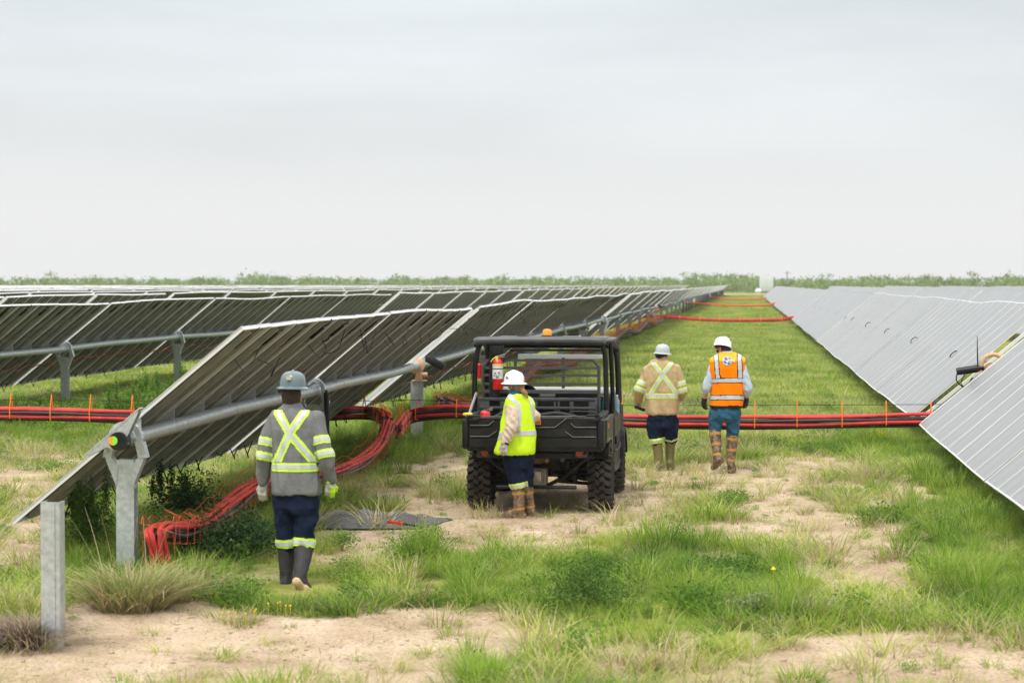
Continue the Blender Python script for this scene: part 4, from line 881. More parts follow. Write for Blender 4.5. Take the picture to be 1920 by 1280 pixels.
def tape(c, parent, dist, front, wid, off=.004, cent=.5, m1=None, m2=None, nm='reflective_stripe', extra=None):
    """lime tape with a silver middle, peeled from the cloth. dist: distance of each face to the tape axis"""
    base = front if extra is None else (front & extra)
    if m1 is not None:
        o = c.peel(base & (dist < wid), off, -.002).build(nm, m1, parent, fix=False, angle=60)
        c.peel(base & (dist < wid*cent), off+.003, off-.002).build('silver_centre', m2, o, fix=False, angle=60)
    else: c.peel(base & (dist < wid), off, -.002).build(nm, m2, parent, fix=False, angle=60)
def armd(c, a, b_, t):   # distance along the limb axis from position t (0..1 of a->b)
    a = np.array(a, float); b_ = np.array(b_, float); d = b_-a; L_ = np.linalg.norm(d); d = d/L_; r = c.c-a; s_ = r@d; rad = np.linalg.norm(r-np.outer(s_, d), axis=1); return np.abs(s_-t*L_), rad
def facing(c): v = _C-c.c; v = v/np.linalg.norm(v, axis=1)[:, None]; return (c.n*v).sum(1) > .05

# ---- person 1: grey shirt, walking away on the left
D1 = 17.6
def J(px, py, dy=0.): return Vector(onY(px, py, D1+dy))
org = (J(548, 1100)[0], D1, 0)
sL, eL, wL = J(508, 784), J(494, 856, -.04), J(493, 908, .03); sR, eR, wR = J(598, 784), J(611, 852, -.06), J(619, 903, .02)
hpL, knL, anL = J(532, 935), J(537, 1010, .05), J(536, 1082, .0); hpR, knR, anR = J(577, 935), J(573, 1008, .0), J(563, 1073, -.22)
hc = J(547, 742, .02)
b = MB(); Mh = head(b, hc+Vector((0, 0, -.015)), .12)
limb(b, [(hc+Vector((0, -.01, -.06)), .056), (J(546, 775), .058)])
b.loft([ring(J(547, y), w, d) for y, w, d in ((768, .10, .07), (785, .165, .085), (820, .155, .10), (870, .145, .10), (905, .14, .10), (940, .14, .10), (958, .11, .09))])
limb(b, [(sL+Vector((.03, 0, -.03)), .045), (eL, .040), (wL, .027)]); limb(b, [(sR+Vector((-.03, 0, -.03)), .045), (eR, .040), (wR, .027)])
hand(b, wL, J(491, 945, .05)-wL, (0.25, 1, 0), -1, 1, .6); hand(b, wR, J(618, 942, .05)-wR, (-.3, 1, 0), 1, 1, .7)
limb(b, [(hpL, .074), (knL, .055), (anL, .038)]); limb(b, [(hpR, .074), (knR, .055), (J(567, 1050, -.11), .045), (anR, .034)])
toeL = Vector((anL.x-.01, anL.y+.17, .045)); toeR = Vector((anR.x+.05, anR.y+.10, .05))
b.capsule(anL, .04, toeL, .03); b.capsule(anR, .034, J(558, 1085, -.2), .03)
p1 = mk_person('person', b, .0065, org, 'person in grey shirt with lime X tape walking away nearest the camera')
g = MB(); g.loft([ring(J(x, y, dy), w, d, pw=2.5) for x, y, w, d, dy in ((548, 757, .070, .065, .01), (548, 764, .088, .078, .01), (549, 770, .135, .095, .01), (551, 777, .185, .11, 0), (552, 787, .21, .125, 0), (553, 805, .215, .14, 0), (554, 830, .210, .145, 0), (554, 860, .200, .14, 0), (555, 885, .200, .14, .0), (556, 905, .205, .145, 0), (556.5, 920, .206, .148, 0), (556.5, 925, .200, .144, 0))])
limb(g, [(sL+Vector((.03, 0, -.01)), .075), (eL, .062), (wL+(eL-wL)*.12, .043)]); limb(g, [(sR+Vector((-.03, 0, -.01)), .075), (eR, .064), (wR+(eR-wR)*.08, .045)])
c = garment('work_shirt', g, grey, p1, .0075, .015, 8, 1., zs=.35)
fr = facing(c); body = (c.p[:, 0] > 509) & (c.p[:, 0] < 597)
axd = np.minimum(segd(c.p, (528, 776), (596, 872)), segd(c.p, (570, 778), (517, 872)))
axd = np.minimum(segd(c.p, (522, 774), (543, 812)), segd(c.p, (543, 812), (590, 868)))
axd = np.minimum(axd, np.minimum(segd(c.p, (572, 772), (543, 812)), segd(c.p, (543, 812), (518, 868))))
tape(c, p1, axd, fr & (c.p[:, 1] > 769) & (c.p[:, 1] < 866) & (c.p[:, 0] > 510), 8.2, m1=lime, m2=silver, cent=.48)
dl, rl = armd(c, sL, eL, .5); dr_, rr_ = armd(c, sR, eR, .5)
tape(c, p1, np.abs(c.c[:, 2]-J(554, 873)[2]), rr_*0 > -1, .037, extra=(np.abs(c.c[:, 0]-J(555, 873)[0]) < .215) & (rl > .10) & (rr_ > .105), m1=lime, m2=silver, cent=.5)
for (a, e_) in ((sL, eL), (sR, eR)):
    for t_ in (.60, .98):
        d_, r_ = armd(c, a, e_, t_); tape(c, p1, d_, r_ < .095, .036, m1=lime, m2=silver, cent=.5)
g = MB()
g.loft([ring(J(x, y), w, d) for x, y, w, d in ((555, 908, .150, .105), (555, 926, .172, .120), (555, 950, .18, .13), (555, 960, .15, .11))])
limb(g, [(hpL, .095), (J(537, 985, .03), .092), (J(537, 1022, .04), .082)]); limb(g, [(hpR, .095), (J(573, 985, .0), .095), (J(570, 1022, -.02), .082)])
c = garment('work_trousers', g, navy, p1, .009, .018, 7, 3., zs=.8)
for a, e_ in ((J(537, 985, .03), J(537, 1022, .04)), (J(573, 985, 0), J(570, 1022, -.02))):
    d_, r_ = armd(c, a, e_, .85); tape(c, p1, d_, r_ < .105, .036, m1=lime, m2=silver, cent=.5)
g = MB(); limb(g, [(J(537, 1025, .04), .076), (J(537, 1060, .02), .064), (anL, .052)]); boot(g, anL, toeL, 1.05); c = garment('boot', g, bootb, p1, .009, .004, 14, 5.)
g = MB(); limb(g, [(J(570, 1025, -.02), .080), (J(567, 1050, -.11), .074), (anR, .058)]); heelR = J(557, 1088, -.33); boot(g, anR, Vector(heelR)+Vector((.07, .17, -.105)), 1.05, heelR); c = garment('boot', g, bootb, p1, .009, .004, 14, 6.)
g = MB(); tt = Vector(heelR)+Vector((.08, .16, -.125)); dd = (tt-Vector(heelR)).normalized()
g.capsule(Vector(heelR)+Vector((0, -.034, -.006)), .040, Vector(heelR).lerp(tt, .45)+Vector((0, -.036, -.010)), .036); g.capsule(Vector(heelR).lerp(tt, .5)+Vector((0, -.034, -.010)), .046, tt+Vector((0, -.03, .0)), .038)
c = garment('boot_sole', g, sole, p1, .007, .002, 20, 2.)
for w_, h_, e_, sd, nz_ in ((wL, J(491, 945, .05), eL, -1, (.25, 1, 0)), (wR, J(618, 942, .05), eR, 1, (-.3, 1, 0))):
    g = MB(); hand(g, w_, h_-w_, nz_, sd, 1.28, .6 if sd < 0 else .7); g.capsule(w_+(e_-w_)*.22, .040, w_+(h_-w_)*.2, .034); c = garment('glove', g, gloveg, p1, .005, .001, 30, 1., it=3)
    if sd > 0: c.peel(facing(c) & (c.p[:, 0] > 619) & (c.p[:, 1] > 912), .003, -.001).build('glove_back', lime, c.o, fix=False)
    d_, r_ = armd(c, e_, w_, .93); c.peel((d_ < .012) & (r_ < .06), .004, -.001).build('glove_cuff', lime, c.o, fix=False)
g = MB(); limb(g, [(hc+Vector((0, -.022, .02)), .088), (hc+Vector((0, -.022, -.03)), .080), (hc+Vector((-.005, -.03, -.055)), .062)]); c = garment('hair', g, hairb, p1, .006, .003, 40, 2.)
h1, M1 = hardhat(p1, J(549, 724, .01), hatg, .1, (-.02, .02), True, .98)
m = MB(); q = Vector(J(541, 709, -.125)); m.box(tuple(q), (.04, .01, .035), rot=Matrix.Rotation(.35, 3, 'Z') @ Matrix.Rotation(-.45, 3, 'X')); m.build('hat_sticker', mat('dull_gold_sticker', (.33, .30, .16), .5), h1)
g = MB(); g.loft([ring(J(547, y, .0), w, d, ty=.12) for y, w, d in ((769, .095, .085), (760, .078, .075), (754, .070, .068), (753, .060, .058), (762, .06, .058))]); garment('shirt_collar', g, grey, p1, .006, .001, 10, it=2)

# ---- person 2: khaki shirt, farther right of the buggy
D2 = 28.9
def J(px, py, dy=0.): return Vector(onY(px, py, D2+dy))
org = (J(1243, 878)[0], D2, 0)
sL, eL, wL = J(1214, 692), J(1199, 730, -.03), J(1196, 752, .10); sR, eR, wR = J(1268, 692), J(1280, 732, -.02), J(1273, 748, .24)
hc = J(1240, 664, .02); b = MB(); Mh = head(b, hc+Vector((0, 0, -.0)), .05)
limb(b, [(hc+Vector((0, -.01, -.06)), .06), (J(1240, 685), .065)])
b.loft([ring(J(1240, y), w, d) for y, w, d in ((680, .10, .08), (690, .18, .10), (720, .18, .12), (755, .18, .13), (782, .185, .14), (795, .14, .11))])
limb(b, [(sL+Vector((.03, 0, -.02)), .05), (eL, .044), (wL, .030)]); limb(b, [(sR+Vector((-.03, 0, -.02)), .05), (eR, .044), (wR, .030)])
hand(b, wL, J(1199, 766, .12)-wL, (.6, .6, .2), -1, 1.1, 1.2, 1.05); hand(b, wR, Vector((-.05, .1, .0)), (0, .3, 1), 1, 1.05, .9)
hpL, knL, anL = J(1228, 785), J(1230, 822), J(1234, 865); hpR, knR, anR = J(1256, 785), J(1257, 822, .1), J(1256, 862, .12)
limb(b, [(hpL, .09), (knL, .062), (anL, .04)]); limb(b, [(hpR, .09), (knR, .062), (anR, .04)])
toeL = Vector((anL.x-.02, anL.y+.18, .045)); toeR = Vector((anR.x+.02, anR.y+.18, .045)); b.capsule(anL, .04, toeL, .03); b.capsule(anR, .04, toeR, .03)
p2 = mk_person('person', b, .0075, org, 'person in khaki shirt with X tape and olive boots, right of the buggy')
g = MB(); g.loft([ring(J(x, y, dy), w, d, pw=2.5) for x, y, w, d, dy in ((1240, 668, .072, .075, 0), (1240, 673, .095, .085, 0), (1240, 678, .155, .11, 0), (1240, 684, .205, .135, 0), (1241, 696, .228, .155, 0), (1242, 715, .232, .17, 0), (1242, 740, .228, .17, 0), (1242, 760, .222, .17, 0), (1242, 773, .215, .168, 0), (1242, 776, .208, .16, 0))])
limb(g, [(sL+Vector((.03, 0, -.01)), .085), (eL, .070), (wL+(eL-wL)*.1, .050)]); limb(g, [(sR+Vector((-.03, 0, -.01)), .085), (eR, .070), (wR+(eR-wR)*.15, .052)])
c = garment('work_shirt', g, khaki, p2, .009, .017, 7, 4., zs=.4); fr = facing(c)
axd = np.minimum(np.minimum(segd(c.p, (1225, 680), (1242, 702)), segd(c.p, (1242, 702), (1269, 738))), np.minimum(segd(c.p, (1258, 681), (1242, 702)), segd(c.p, (1242, 702), (1220, 738))))
tape(c, p2, axd, fr & (c.p[:, 1] > 679) & (c.p[:, 1] < 739), 4.2, m1=lime, m2=silver, cent=.62)
dl, rl = armd(c, sL, eL, .5); dr_, rr_ = armd(c, sR, eR, .5)
tape(c, p2, np.abs(c.c[:, 2]-J(1240, 741)[2]), (rl > .115) & (rr_ > .115), .035, m1=lime, m2=silver, cent=.6)
for (a, e_) in ((sL, eL), (sR, eR)):
    for t_ in (.68, 1.0):
        d_, r_ = armd(c, a, e_, t_); tape(c, p2, d_, r_ < .105, .034, m1=lime, m2=silver, cent=.6)
g = MB(); g.loft([ring(J(1242, y), w, d) for y, w, d in ((766, .19, .15), (785, .20, .155), (797, .19, .15), (803, .15, .12))])
limb(g, [(hpL+Vector((0, 0, -.05)), .112), (J(1229, 812), .108), (J(1231, 826), .088)]); limb(g, [(hpR+Vector((0, 0, -.05)), .112), (J(1257, 810, .04), .104), (J(1257, 823, .09), .085)])
c = garment('work_trousers', g, navy, p2, .010, .018, 7, 8., zs=.9)
d_, r_ = armd(c, J(1229, 812), J(1231, 826), .98); tape(c, p2, d_, r_ < .12, .034, m1=lime, m2=silver, cent=.4)
d_, r_ = armd(c, J(1257, 810, .04), J(1257, 823, .09), .8); tape(c, p2, d_, r_ < .12, .016, m1=lime, m2=silver, cent=.6)
for kn, an, toe, sd in ((J(1231, 830), anL, toeL, 3.), (J(1257, 828, .1), anR, toeR, 4.)):
    g = MB(); limb(g, [(kn, .078), (an+Vector((0, 0, .15)), .068), (an, .058)]); boot(g, an, toe, 1.15); garment('boot', g, olive, p2, .010, .003, 10, sd)
g = MB(); limb(g, [(hc+Vector((0, -.02, .02)), .090), (hc+Vector((0, -.025, -.02)), .086)]); garment('hair', g, hairb, p2, .007, .002, 40, 2.)
h2, M2 = hardhat(p2, J(1242, 661, .0), hatl, -.1, (-.03, .07), True, .88)
g = MB(); g.loft([ring(J(1240, y, .0), w, d, ty=.1) for y, w, d in ((679, .10, .095), (673, .083, .085), (668, .075, .076), (667.5, .065, .066), (673, .065, .066))]); garment('shirt_collar', g, khaki, p2, .007, .001, 10, it=2)
q = J(1197, 764, .06); m = MB(); m.box((q.x+.02, q.y, q.z-.01), (.16, .05, .045), bev=.012, rot=Matrix.Rotation(.35, 3, 'Y')); o = m.build('hand_tool', blk, org=tuple(q)); tag(o, 'small dark tool held in the left hand of the khaki shirt worker', 'tool')

# ---- person 4: orange vest
D4 = 28.7
def J(px, py, dy=0.): return Vector(onY(px, py, D4+dy))
org = (J(1362, 880)[0], D4, 0)
sL, eL, wL = J(1336, 688), J(1325, 727, -.03), J(1320, 750, .05); sR, eR, wR = J(1393, 688), J(1402, 728, -.03), J(1399, 749, .04)
hc = J(1358, 655, .03); b = MB(); MH = head(b, hc+Vector((0, 0, -.0)), .75, 1.02, -.28)
limb(b, [(hc+Vector((.01, -.01, -.04)), .058), (J(1364, 676), .062)])
b.loft([ring(J(1364, y), w, d) for y, w, d in ((672, .10, .08), (682, .165, .085), (710, .165, .11), (745, .16, .115), (770, .17, .13), (782, .13, .11))])
limb(b, [(sL+Vector((.04, 0, -.03)), .045), (eL, .043), (wL, .031)]); limb(b, [(sR+Vector((-.04, 0, -.03)), .045), (eR, .043), (wR, .031)])
hL, hR = J(1321, 775, .10), J(1397, 770, .10)
hand(b, wL, hL-wL, (.5, .6, 0), -1, 1, .7); hand(b, wR, hR-wR, (-.5, .6, 0), 1, 1, .9)
hpL, knL, anL = J(1344, 775), J(1342, 815, .02), J(1345, 856, -.10); hpR, knR, anR = J(1375, 775), J(1373, 820, .05), J(1370, 866, .0)
limb(b, [(hpL, .088), (knL, .06), (anL, .04)]); limb(b, [(hpR, .088), (knR, .06), (anR, .04)])
toeR = Vector((anR.x+.03, anR.y+.17, .045)); toeL = Vector((anL.x-.06, anL.y+.12, .055)); b.capsule(anL, .04, toeL, .03); b.capsule(anR, .04, toeR, .03)
p4 = mk_person('person', b, .0075, org, 'person in orange reflective vest, blue jeans and white hard hat, looking down')
g = MB(); g.loft([ring(J(x, y, dy), w, d, pw=2.5) for x, y, w, d, dy in ((1363, 659, .072, .072, 0), (1363, 664, .09, .082, 0), (1364, 669, .17, .10, 0), (1364, 675, .225, .125, 0), (1364, 690, .232, .145, 0), (1364, 720, .20, .145, 0), (1363, 750, .20, .145, 0), (1362, 762, .195, .145, 0))])
tb_ = Cloth(remeshed('t', g, .009, 5, .011, 6, 2., .4))
g2 = MB(); g2.v, g2.f, g2.m = list(g.v), list(g.f), list(g.m)
limb(g2, [(sL+Vector((.03, 0, -.01)), .078), (eL, .066), (eL+(wL-eL)*.12, .060)]); limb(g2, [(sR+Vector((-.03, 0, -.01)), .078), (eR, .066), (eR+(wR-eR)*.35, .056)])
c = garment('work_shirt', g2, lblue, p4, .009, .010, 10, 6., zs=.9)
g = MB(); g.loft([ring(J(1363, y, .0), w, d, ty=.1) for y, w, d in ((667, .098, .092), (662, .082, .08), (657, .074, .072), (656.5, .064, .062), (663, .064, .062))]); garment('shirt_collar', g, lblue, p4, .007, .001, 10, it=2)
bd = tb_; inx = (bd.p[:, 1] > 661) & (bd.p[:, 0] > 1331) & (bd.p[:, 0] < 1398)
arm = ((bd.p[:, 0] < 1333.5) | (bd.p[:, 0] > 1394.5)) & (bd.p[:, 1] > 672) & (bd.p[:, 1] < 706) & (np.abs(bd.n[:, 0]) > .8) 
vmask = inx & ~arm & (bd.n[:, 2] > -.6)
ve = bd.peel(vmask, .022, 0.).build('safety_vest', orvest, p4, fix=False, angle=60)
fr = facing(bd)
bd.peel(vmask & (bd.p[:, 1] < 676+.10*np.abs(bd.p[:, 0]-1364)), .0235, .019).build('vest_yoke', ortop, ve, fix=False, angle=60)
def stripe(d_, w_, ext, nm='reflective_stripe'):
    bl = bd.peel(vmask & ext & (d_ < w_+1.3), .0245, .020).build('black_edging', blk, ve, fix=False, angle=60)
    bd.peel(vmask & ext & (d_ < w_), .027, .022).build(nm, silver, ve, fix=False, angle=60)
allf = np.ones(len(bd.f), bool); nod = bd.p[:, 1]
stripe(np.abs(bd.p[:, 1]-713), 3.6, allf); stripe(np.abs(bd.p[:, 1]-745), 3.6, allf)
stripe(segd(bd.p, (1343.5, 666), (1347.5, 709)), 3.4, fr & (bd.p[:, 1] < 709)); stripe(segd(bd.p, (1385, 666), (1386, 709)), 3.4, fr & (bd.p[:, 1] < 709))
bd.peel(vmask & (bd.p[:, 1] > 760.0), .0245, .019).build('vest_hem', blk, ve, fix=False, angle=60)
# round blue and white globe emblem with a lettered ribbon on the back
em = segd(bd.p, (1363.5, 676), (1363.6, 676))
bvh = BVHTree.FromPolygons([tuple(v) for v in bd.co], bd.f)
def onvest(px, py, off=.031):
    r = Vector(ray(px, py)).normalized(); h = bvh.ray_cast(Vector(_C), r); return h[0]-r*off
def decal(name, pts, mt, parent, off):
    m = MB(); f_ = [onvest(*p, off) for p in pts]; k_ = [onvest(*p, off-.006) for p in pts]; n_ = len(pts)
    m.add([tuple(v) for v in f_+k_], [tuple(range(n_)), tuple(range(2*n_-1, n_-1, -1))]+[(i, (i+1) % n_, (i+1) % n_+n_, i+n_) for i in range(n_)]); return m.build(name, mt, parent, smooth=False)
ebl = mat('emblem_blue', (.02, .16, .48), .5); ewh = mat('emblem_white', (.78, .80, .82), .5)
emb = decal('emblem', [(1363.5+8.3*math.cos(a), 676.5+8.3*math.sin(a)) for a in np.linspace(0, 2*math.pi, 22)[:-1]], ewh, ve, .033)
for pts in ([(1357, 672), (1360, 669), (1364, 668.6), (1363, 671), (1365, 673), (1362, 674), (1359, 675)], [(1366, 669), (1369, 671), (1371, 674), (1368, 673.5), (1366, 672)], [(1356, 676), (1361, 677), (1363, 680), (1360, 682), (1357, 680)], [(1365, 679), (1370, 679.5), (1368, 683), (1364, 684), (1363.5, 681)], [(1359, 683), (1362, 683.6), (1361, 684.4)]):
    decal('emblem_patch', pts, ebl, emb, .036)
decal('emblem_ribbon', [(1363, 675), (1377.5, 674.6), (1378, 678.6), (1364, 678.8)], ewh, emb, .037)
for k in range(7): decal('ribbon_letter', [(1365.3+1.7*k, 676.0), (1366.4+1.7*k, 676.0), (1366.4+1.7*k, 677.7), (1365.3+1.7*k, 677.7)], mat('emblem_red', (.55, .12, .08), .5), emb, .0395)
g = MB(); g.loft([ring(J(1361, y), w, d) for y, w, d in ((752, .18, .13), (772, .195, .145), (783, .18, .14), (790, .13, .11))])
limb(g, [(hpL, .102), (J(1341, 800, .02), .088), (J(1341, 813, .01), .072)]); limb(g, [(hpR, .102), (J(1374, 803, .04), .086), (J(1373, 820, .04), .072)])
garment('jeans', g, jean, p4, .010, .016, 8, 9., zs=.9)
for kn, an, toe, sd, hl in ((J(1341, 812, .01), anL, toeL, 3., J(1351, 862, -.20)), (J(1373, 821, .04), anR, toeR, 4., None)):
    g = MB(); limb(g, [(kn, .084), (kn.lerp(an, .45), .070), (an, .058)]); boot(g, an, toe, 1.15, hl); c = garment('boot', g, camo, p4, .009, .005, 12, sd)
    for t_ in (.06, .5, .93):
        d_, r_ = armd(c, kn, an, t_); c.peel((d_ < .018) & (r_ < .11), .005, -.002).build('boot_strap', strapm, c.o, fix=False)
for w_, h_, e_, sd, nz_ in ((wL, hL, eL, -1, (.5, .6, 0)), (wR, hR, eR, 1, (-.5, .6, 0))):
    g = MB(); hand(g, w_, h_-w_, nz_, sd, 1.22, .7); g.capsule(w_+(e_-w_)*.12, .038, w_+(h_-w_)*.2, .035); garment('glove', g, gloveb, p4, .006, .001, 30, 1., it=3)
g = MB(); limb(g, [(hc+MH @ Vector((0, -.025, .045)), .084), (hc+MH @ Vector((0, -.030, .0)), .074)]); garment('hair', g, hairb, p4, .007, .001, 40, 2.)
hardhat(p4, J(1354.5, 650, .02), hatw, .6, (-.16, .30), False, 1.0, vents=True)
m = MB(); 
for e in (-1, 1): q = hc+MH @ Vector((e*.034, .098, .005)); m.capsule(q, .021, q+MH @ Vector((e*.012, -.008, 0)), .018, 10)
m.tube([hc+MH @ Vector((-.08, .0, .008)), hc+MH @ Vector((-.06, .09, .008)), hc+MH @ Vector((.06, .09, .008)), hc+MH @ Vector((.08, 0, .008))], .004, 6); m.build('sunglasses', blk, p4)

# ---- person 3: lime vest at the tailgate
D3 = 22.72
def J(px, py, dy=0.): return Vector(onY(px, py, D3+dy))
org = (J(972, 972)[0], D3, 0)
hc = J(967, 722, .02); sL, eL, wL = J(957, 760, -.05), J(961, 797, -.19), J(946, 832, -.23); sR, eR, wR = J(992, 758, .10), J(1002, 781, .08), J(985, 786, .26)
b = MB(); MH = head(b, hc, .95, .96, -.05)
limb(b, [(hc+Vector((.0, -.005, -.05)), .050), (J(970, 748), .055)])
b.loft([ring(J(x, y), w, d, yaw=.6) for x, y, w, d in ((972, 745, .09, .07), (974, 756, .155, .095), (974, 790, .15, .11), (972, 825, .12, .085), (972, 862, .105, .055), (973, 875, .09, .05))])
limb(b, [(sL, .045), (eL, .038), (wL, .026)]); limb(b, [(sR, .045), (eR, .040), (wR, .026)])
hL = J(943, 857, -.22); hand(b, wL, hL-wL, (.2, .9, 0), -1, 1, .8, .92); hand(b, wR, Vector((-.08, .08, -.01)), (0, 0, -1), -1, 1, .9, .92)
hpL, knL, anL = J(964, 868), J(970, 912, .03), J(974, 958, 0); hpR, knR, anR = J(984, 866, .08), J(988, 910, .12), J(993, 952, .14)
limb(b, [(hpL, .068), (knL, .052), (anL, .036)]); limb(b, [(hpR, .068), (knR, .055), (anR, .036)])
toeL = Vector((anL.x-.15, anL.y+.02, .04)); toeR = Vector((anR.x-.10, anR.y+.10, .045)); b.capsule(anL, .038, toeL, .03); b.capsule(anR, .038, toeR, .03)
p3 = mk_person('person', b, .0065, org, 'person in lime yellow vest and white hard hat standing at the buggy tailgate')
facebits(p3, hc, MH, .96)
tor = MB(); tor.loft([ring(J(x, y, dy), w, d, pw=2.4, yaw=yw) for x, y, w, d, dy, yw in ((971, 738, .060, .058, 0, .6), (972, 744, .095, .075, 0, .6), (973, 750, .140, .095, .02, .6), (974, 758, .160, .115, .03, .55), (973, 780, .165, .13, .03, .5), (971, 805, .180, .14, .03, .4), (968, 828, .196, .15, .03, .3), (966, 845, .212, .16, .03, .2), (965.5, 849, .208, .155, .03, .2))])
tc_ = Cloth(remeshed('t', tor, .0075, 5, .015, 6, 4., .4))
sh = MB(); sh.loft([ring(J(x, y, .02), w, d, pw=2.4, yaw=.5) for x, y, w, d in ((972, 744, .07, .06), (973, 752, .11, .08), (974, 765, .13, .09), (973, 810, .15, .11), (970, 835, .16, .12))])
limb(sh, [(sL+Vector((.02, 0, -.01)), .074), (eL, .064), (wL+(eL-wL)*.10, .046)]); limb(sh, [(sR+Vector((-.02, 0, -.01)), .066), (eR, .060), (wR+(eR-wR)*.15, .045)])
c = garment('work_shirt', sh, beige, p3, .0075, .014, 11, 7., zs=.9)
dl, rl = armd(tc_, sL, eL, .5); dr2, rr2 = armd(tc_, sR, eR, .3)
hole = (segd(tc_.p, (959, 772), (953, 800)) < 9.5) & (tc_.n[:, 1] < .3) & (tc_.p[:, 0] < 972)
vm = (tc_.p[:, 1] > 739.5) & (tc_.n[:, 2] > -.75)
ve = tc_.peel(vm, .016, 0.).build('safety_vest', hivis, p3, fix=False, angle=60); fr = facing(tc_)
def st3(d_, w_, ext): tc_.peel(vm & ext & (d_ < w_), .020, .014).build('reflective_stripe', silver, ve, fix=False, angle=60)
q_ = tc_.p; st3(np.minimum(np.minimum(segd(q_, (957, 745), (970, 757)), segd(q_, (970, 757), (974, 775))), segd(q_, (974, 775), (970, 812))), 3.9, fr & (q_[:, 1] < 811))
st3(np.abs(q_[:, 1]-(812-.04*(q_[:, 0]-970))), 4.4, ((q_[:, 0] > 968) | ~fr)); st3(segd(q_, (934, 822), (946, 813)), 3.6, fr & (q_[:, 0] < 950))
st3(segd(q_, (993, 750), (999, 790)), 2.2, fr)
g = MB(); g.loft([ring(J(x, y, .04), w, d, yaw=.4) for x, y, w, d in ((970, 836, .175, .140), (972, 858, .175, .142), (973, 872, .16, .13), (974, 880, .12, .10))])
limb(g, [(hpL+Vector((0, 0, -.02)), .10), (J(969, 900, .02), .088), (J(971, 909, .02), .078)]); limb(g, [(hpR, .098), (J(986, 896, .1), .084), (J(987, 905, .11), .075)])
c = garment('work_trousers', g, navy, p3, .0085, .016, 8, 2., zs=.9)
d_, r_ = armd(c, J(969, 895, .02), J(972, 911, .02), .92); tape(c, p3, d_, r_ < .11, .03, m1=lime, m2=silver, cent=.55)
for kn, an, toe, sd in ((J(971, 914, .02), anL, toeL, 3.), (J(988, 913, .11), anR, toeR, 4.)):
    g = MB(); limb(g, [(kn, .070), (kn.lerp(an, .5), .062), (an, .056)]); boot(g, an, toe, 1.05); c = garment('boot', g, camo, p3, .008, .004, 14, sd)
    for t_ in (.25, .9):
        d_, r_ = armd(c, kn, an, t_); c.peel((d_ < .013) & (r_ < .10), .004, -.002).build('boot_strap', strapm, c.o, fix=False)
g = MB(); hand(g, wL, hL-wL, (.2, .9, 0), -1, 1.3, .8, .92); g.capsule(wL+(eL-wL)*.14, .042, wL+(hL-wL)*.2, .036); c = garment('glove', g, gloveg, p3, .005, .001, 30, 1., it=3)
d_, r_ = armd(c, eL, wL, .96); c.peel((d_ < .010) & (r_ < .07), .003, -.001).build('glove_cuff', blk, c.o, fix=False)
g = MB(); hand(g, wR, Vector((-.08, .08, -.01)), (0, 0, -1), -1, 1.3, .9, .92); garment('glove', g, gloveg, p3, .005, .001, 30, 1., it=3)
g = MB(); limb(g, [(hc+MH @ Vector((0, -.03, .03)), .080), (hc+MH @ Vector((0, -.03, -.02)), .072), (hc+MH @ Vector((.0, -.05, -.05)), .045)]); limb(g, [(J(978, 730, -.05), .030), (J(985, 737, -.07), .024), (J(989, 745, -.07), .010)]); garment('hair', g, hairl, p3, .006, .004, 40, 2.)
g = MB(); g.loft([ring(J(x, y, .0), w, d, yaw=.8, ty=.1) for x, y, w, d in ((969, 746, .088, .08), (968, 738, .074, .070), (968, 732, .066, .064), (968, 731, .056, .054), (969, 742, .056, .054))]); garment('blue_neck_scarf', g, bluec, p3, .006, .002, 18, it=2)
g = MB(); rr_ = [ring((0, 0, z_), .082+e_, .094+e_) for z_, e_ in ((-.024, .0), (-.02, .003), (.014, .003), (.018, 0))]; g.loft([[tuple(hc+Vector((0, 0, .022))+Matrix.Rotation(.9, 3, 'Z') @ (Vector(p)+Vector((0, -.004, 0)))) for p in q] for q in rr_]); g.build('bandana', tealc, p3)
h3, M3 = hardhat(p3, J(964, 716, .02), hatw, .95, (.0, .0), True, .90)
q = Vector(J(950.5, 707.5, -.06)); m = MB(); m.box(tuple(q), (.035, .008, .016), rot=Matrix.Rotation(-.9, 3, 'Z')); m.build('hat_sticker', mat('grey_sticker', (.18, .18, .19), .5), h3)

# ------------------------------------------------------------------ vegetation
gA = leafmat('green_grass', (.045, .12, .010), (.21, .35, .032), (.43, .51, .09), .42)
gY = leafmat('yellow_green_grass', (.11, .21, .018), (.31, .41, .05), (.60, .57, .16), .4)
gD = leafmat('dry_grass', (.26, .20, .11), (.46, .38, .21), (.62, .54, .35), .3)
gW = leafmat('weed_leaves', (.04, .10, .012), (.12, .24, .03), (.27, .40, .06), .4)
gS = leafmat('dark_shrub_leaves', (.014, .042, .010), (.035, .085, .018), (.10, .17, .035), .3)
gP = leafmat('pale_sage_leaves', (.12, .17, .06), (.22, .28, .11), (.36, .41, .20), .25)
gB = leafmat('brown_dead_twigs', (.10, .070, .048), (.20, .14, .10), (.33, .25, .18), .1)
gT = leafmat('woodland_leaves', (.09, .15, .035), (.17, .26, .06), (.29, .38, .11), .3)
bark = mat('bark', (.12, .09, .06), .9, 0, .3, 12)
def npmesh(name, V, F, tint, mats, mi=None):
    me = bpy.data.meshes.new(name); nf = len(F); me.vertices.add(len(V)); me.vertices.foreach_set('co', np.asarray(V, float).ravel())
    me.loops.add(nf*4); me.loops.foreach_set('vertex_index', np.asarray(F, int).ravel()); me.polygons.add(nf); me.polygons.foreach_set('loop_start', np.arange(nf)*4); me.polygons.foreach_set('loop_total', np.full(nf, 4))
    a = me.attributes.new('tint', 'FLOAT', 'POINT'); a.data.foreach_set('value', np.asarray(tint, float))
    for m in mats: me.materials.append(m)
    if mi is not None: me.polygons.foreach_set('material_index', np.asarray(mi, int))
    me.update(); me.validate(); return me
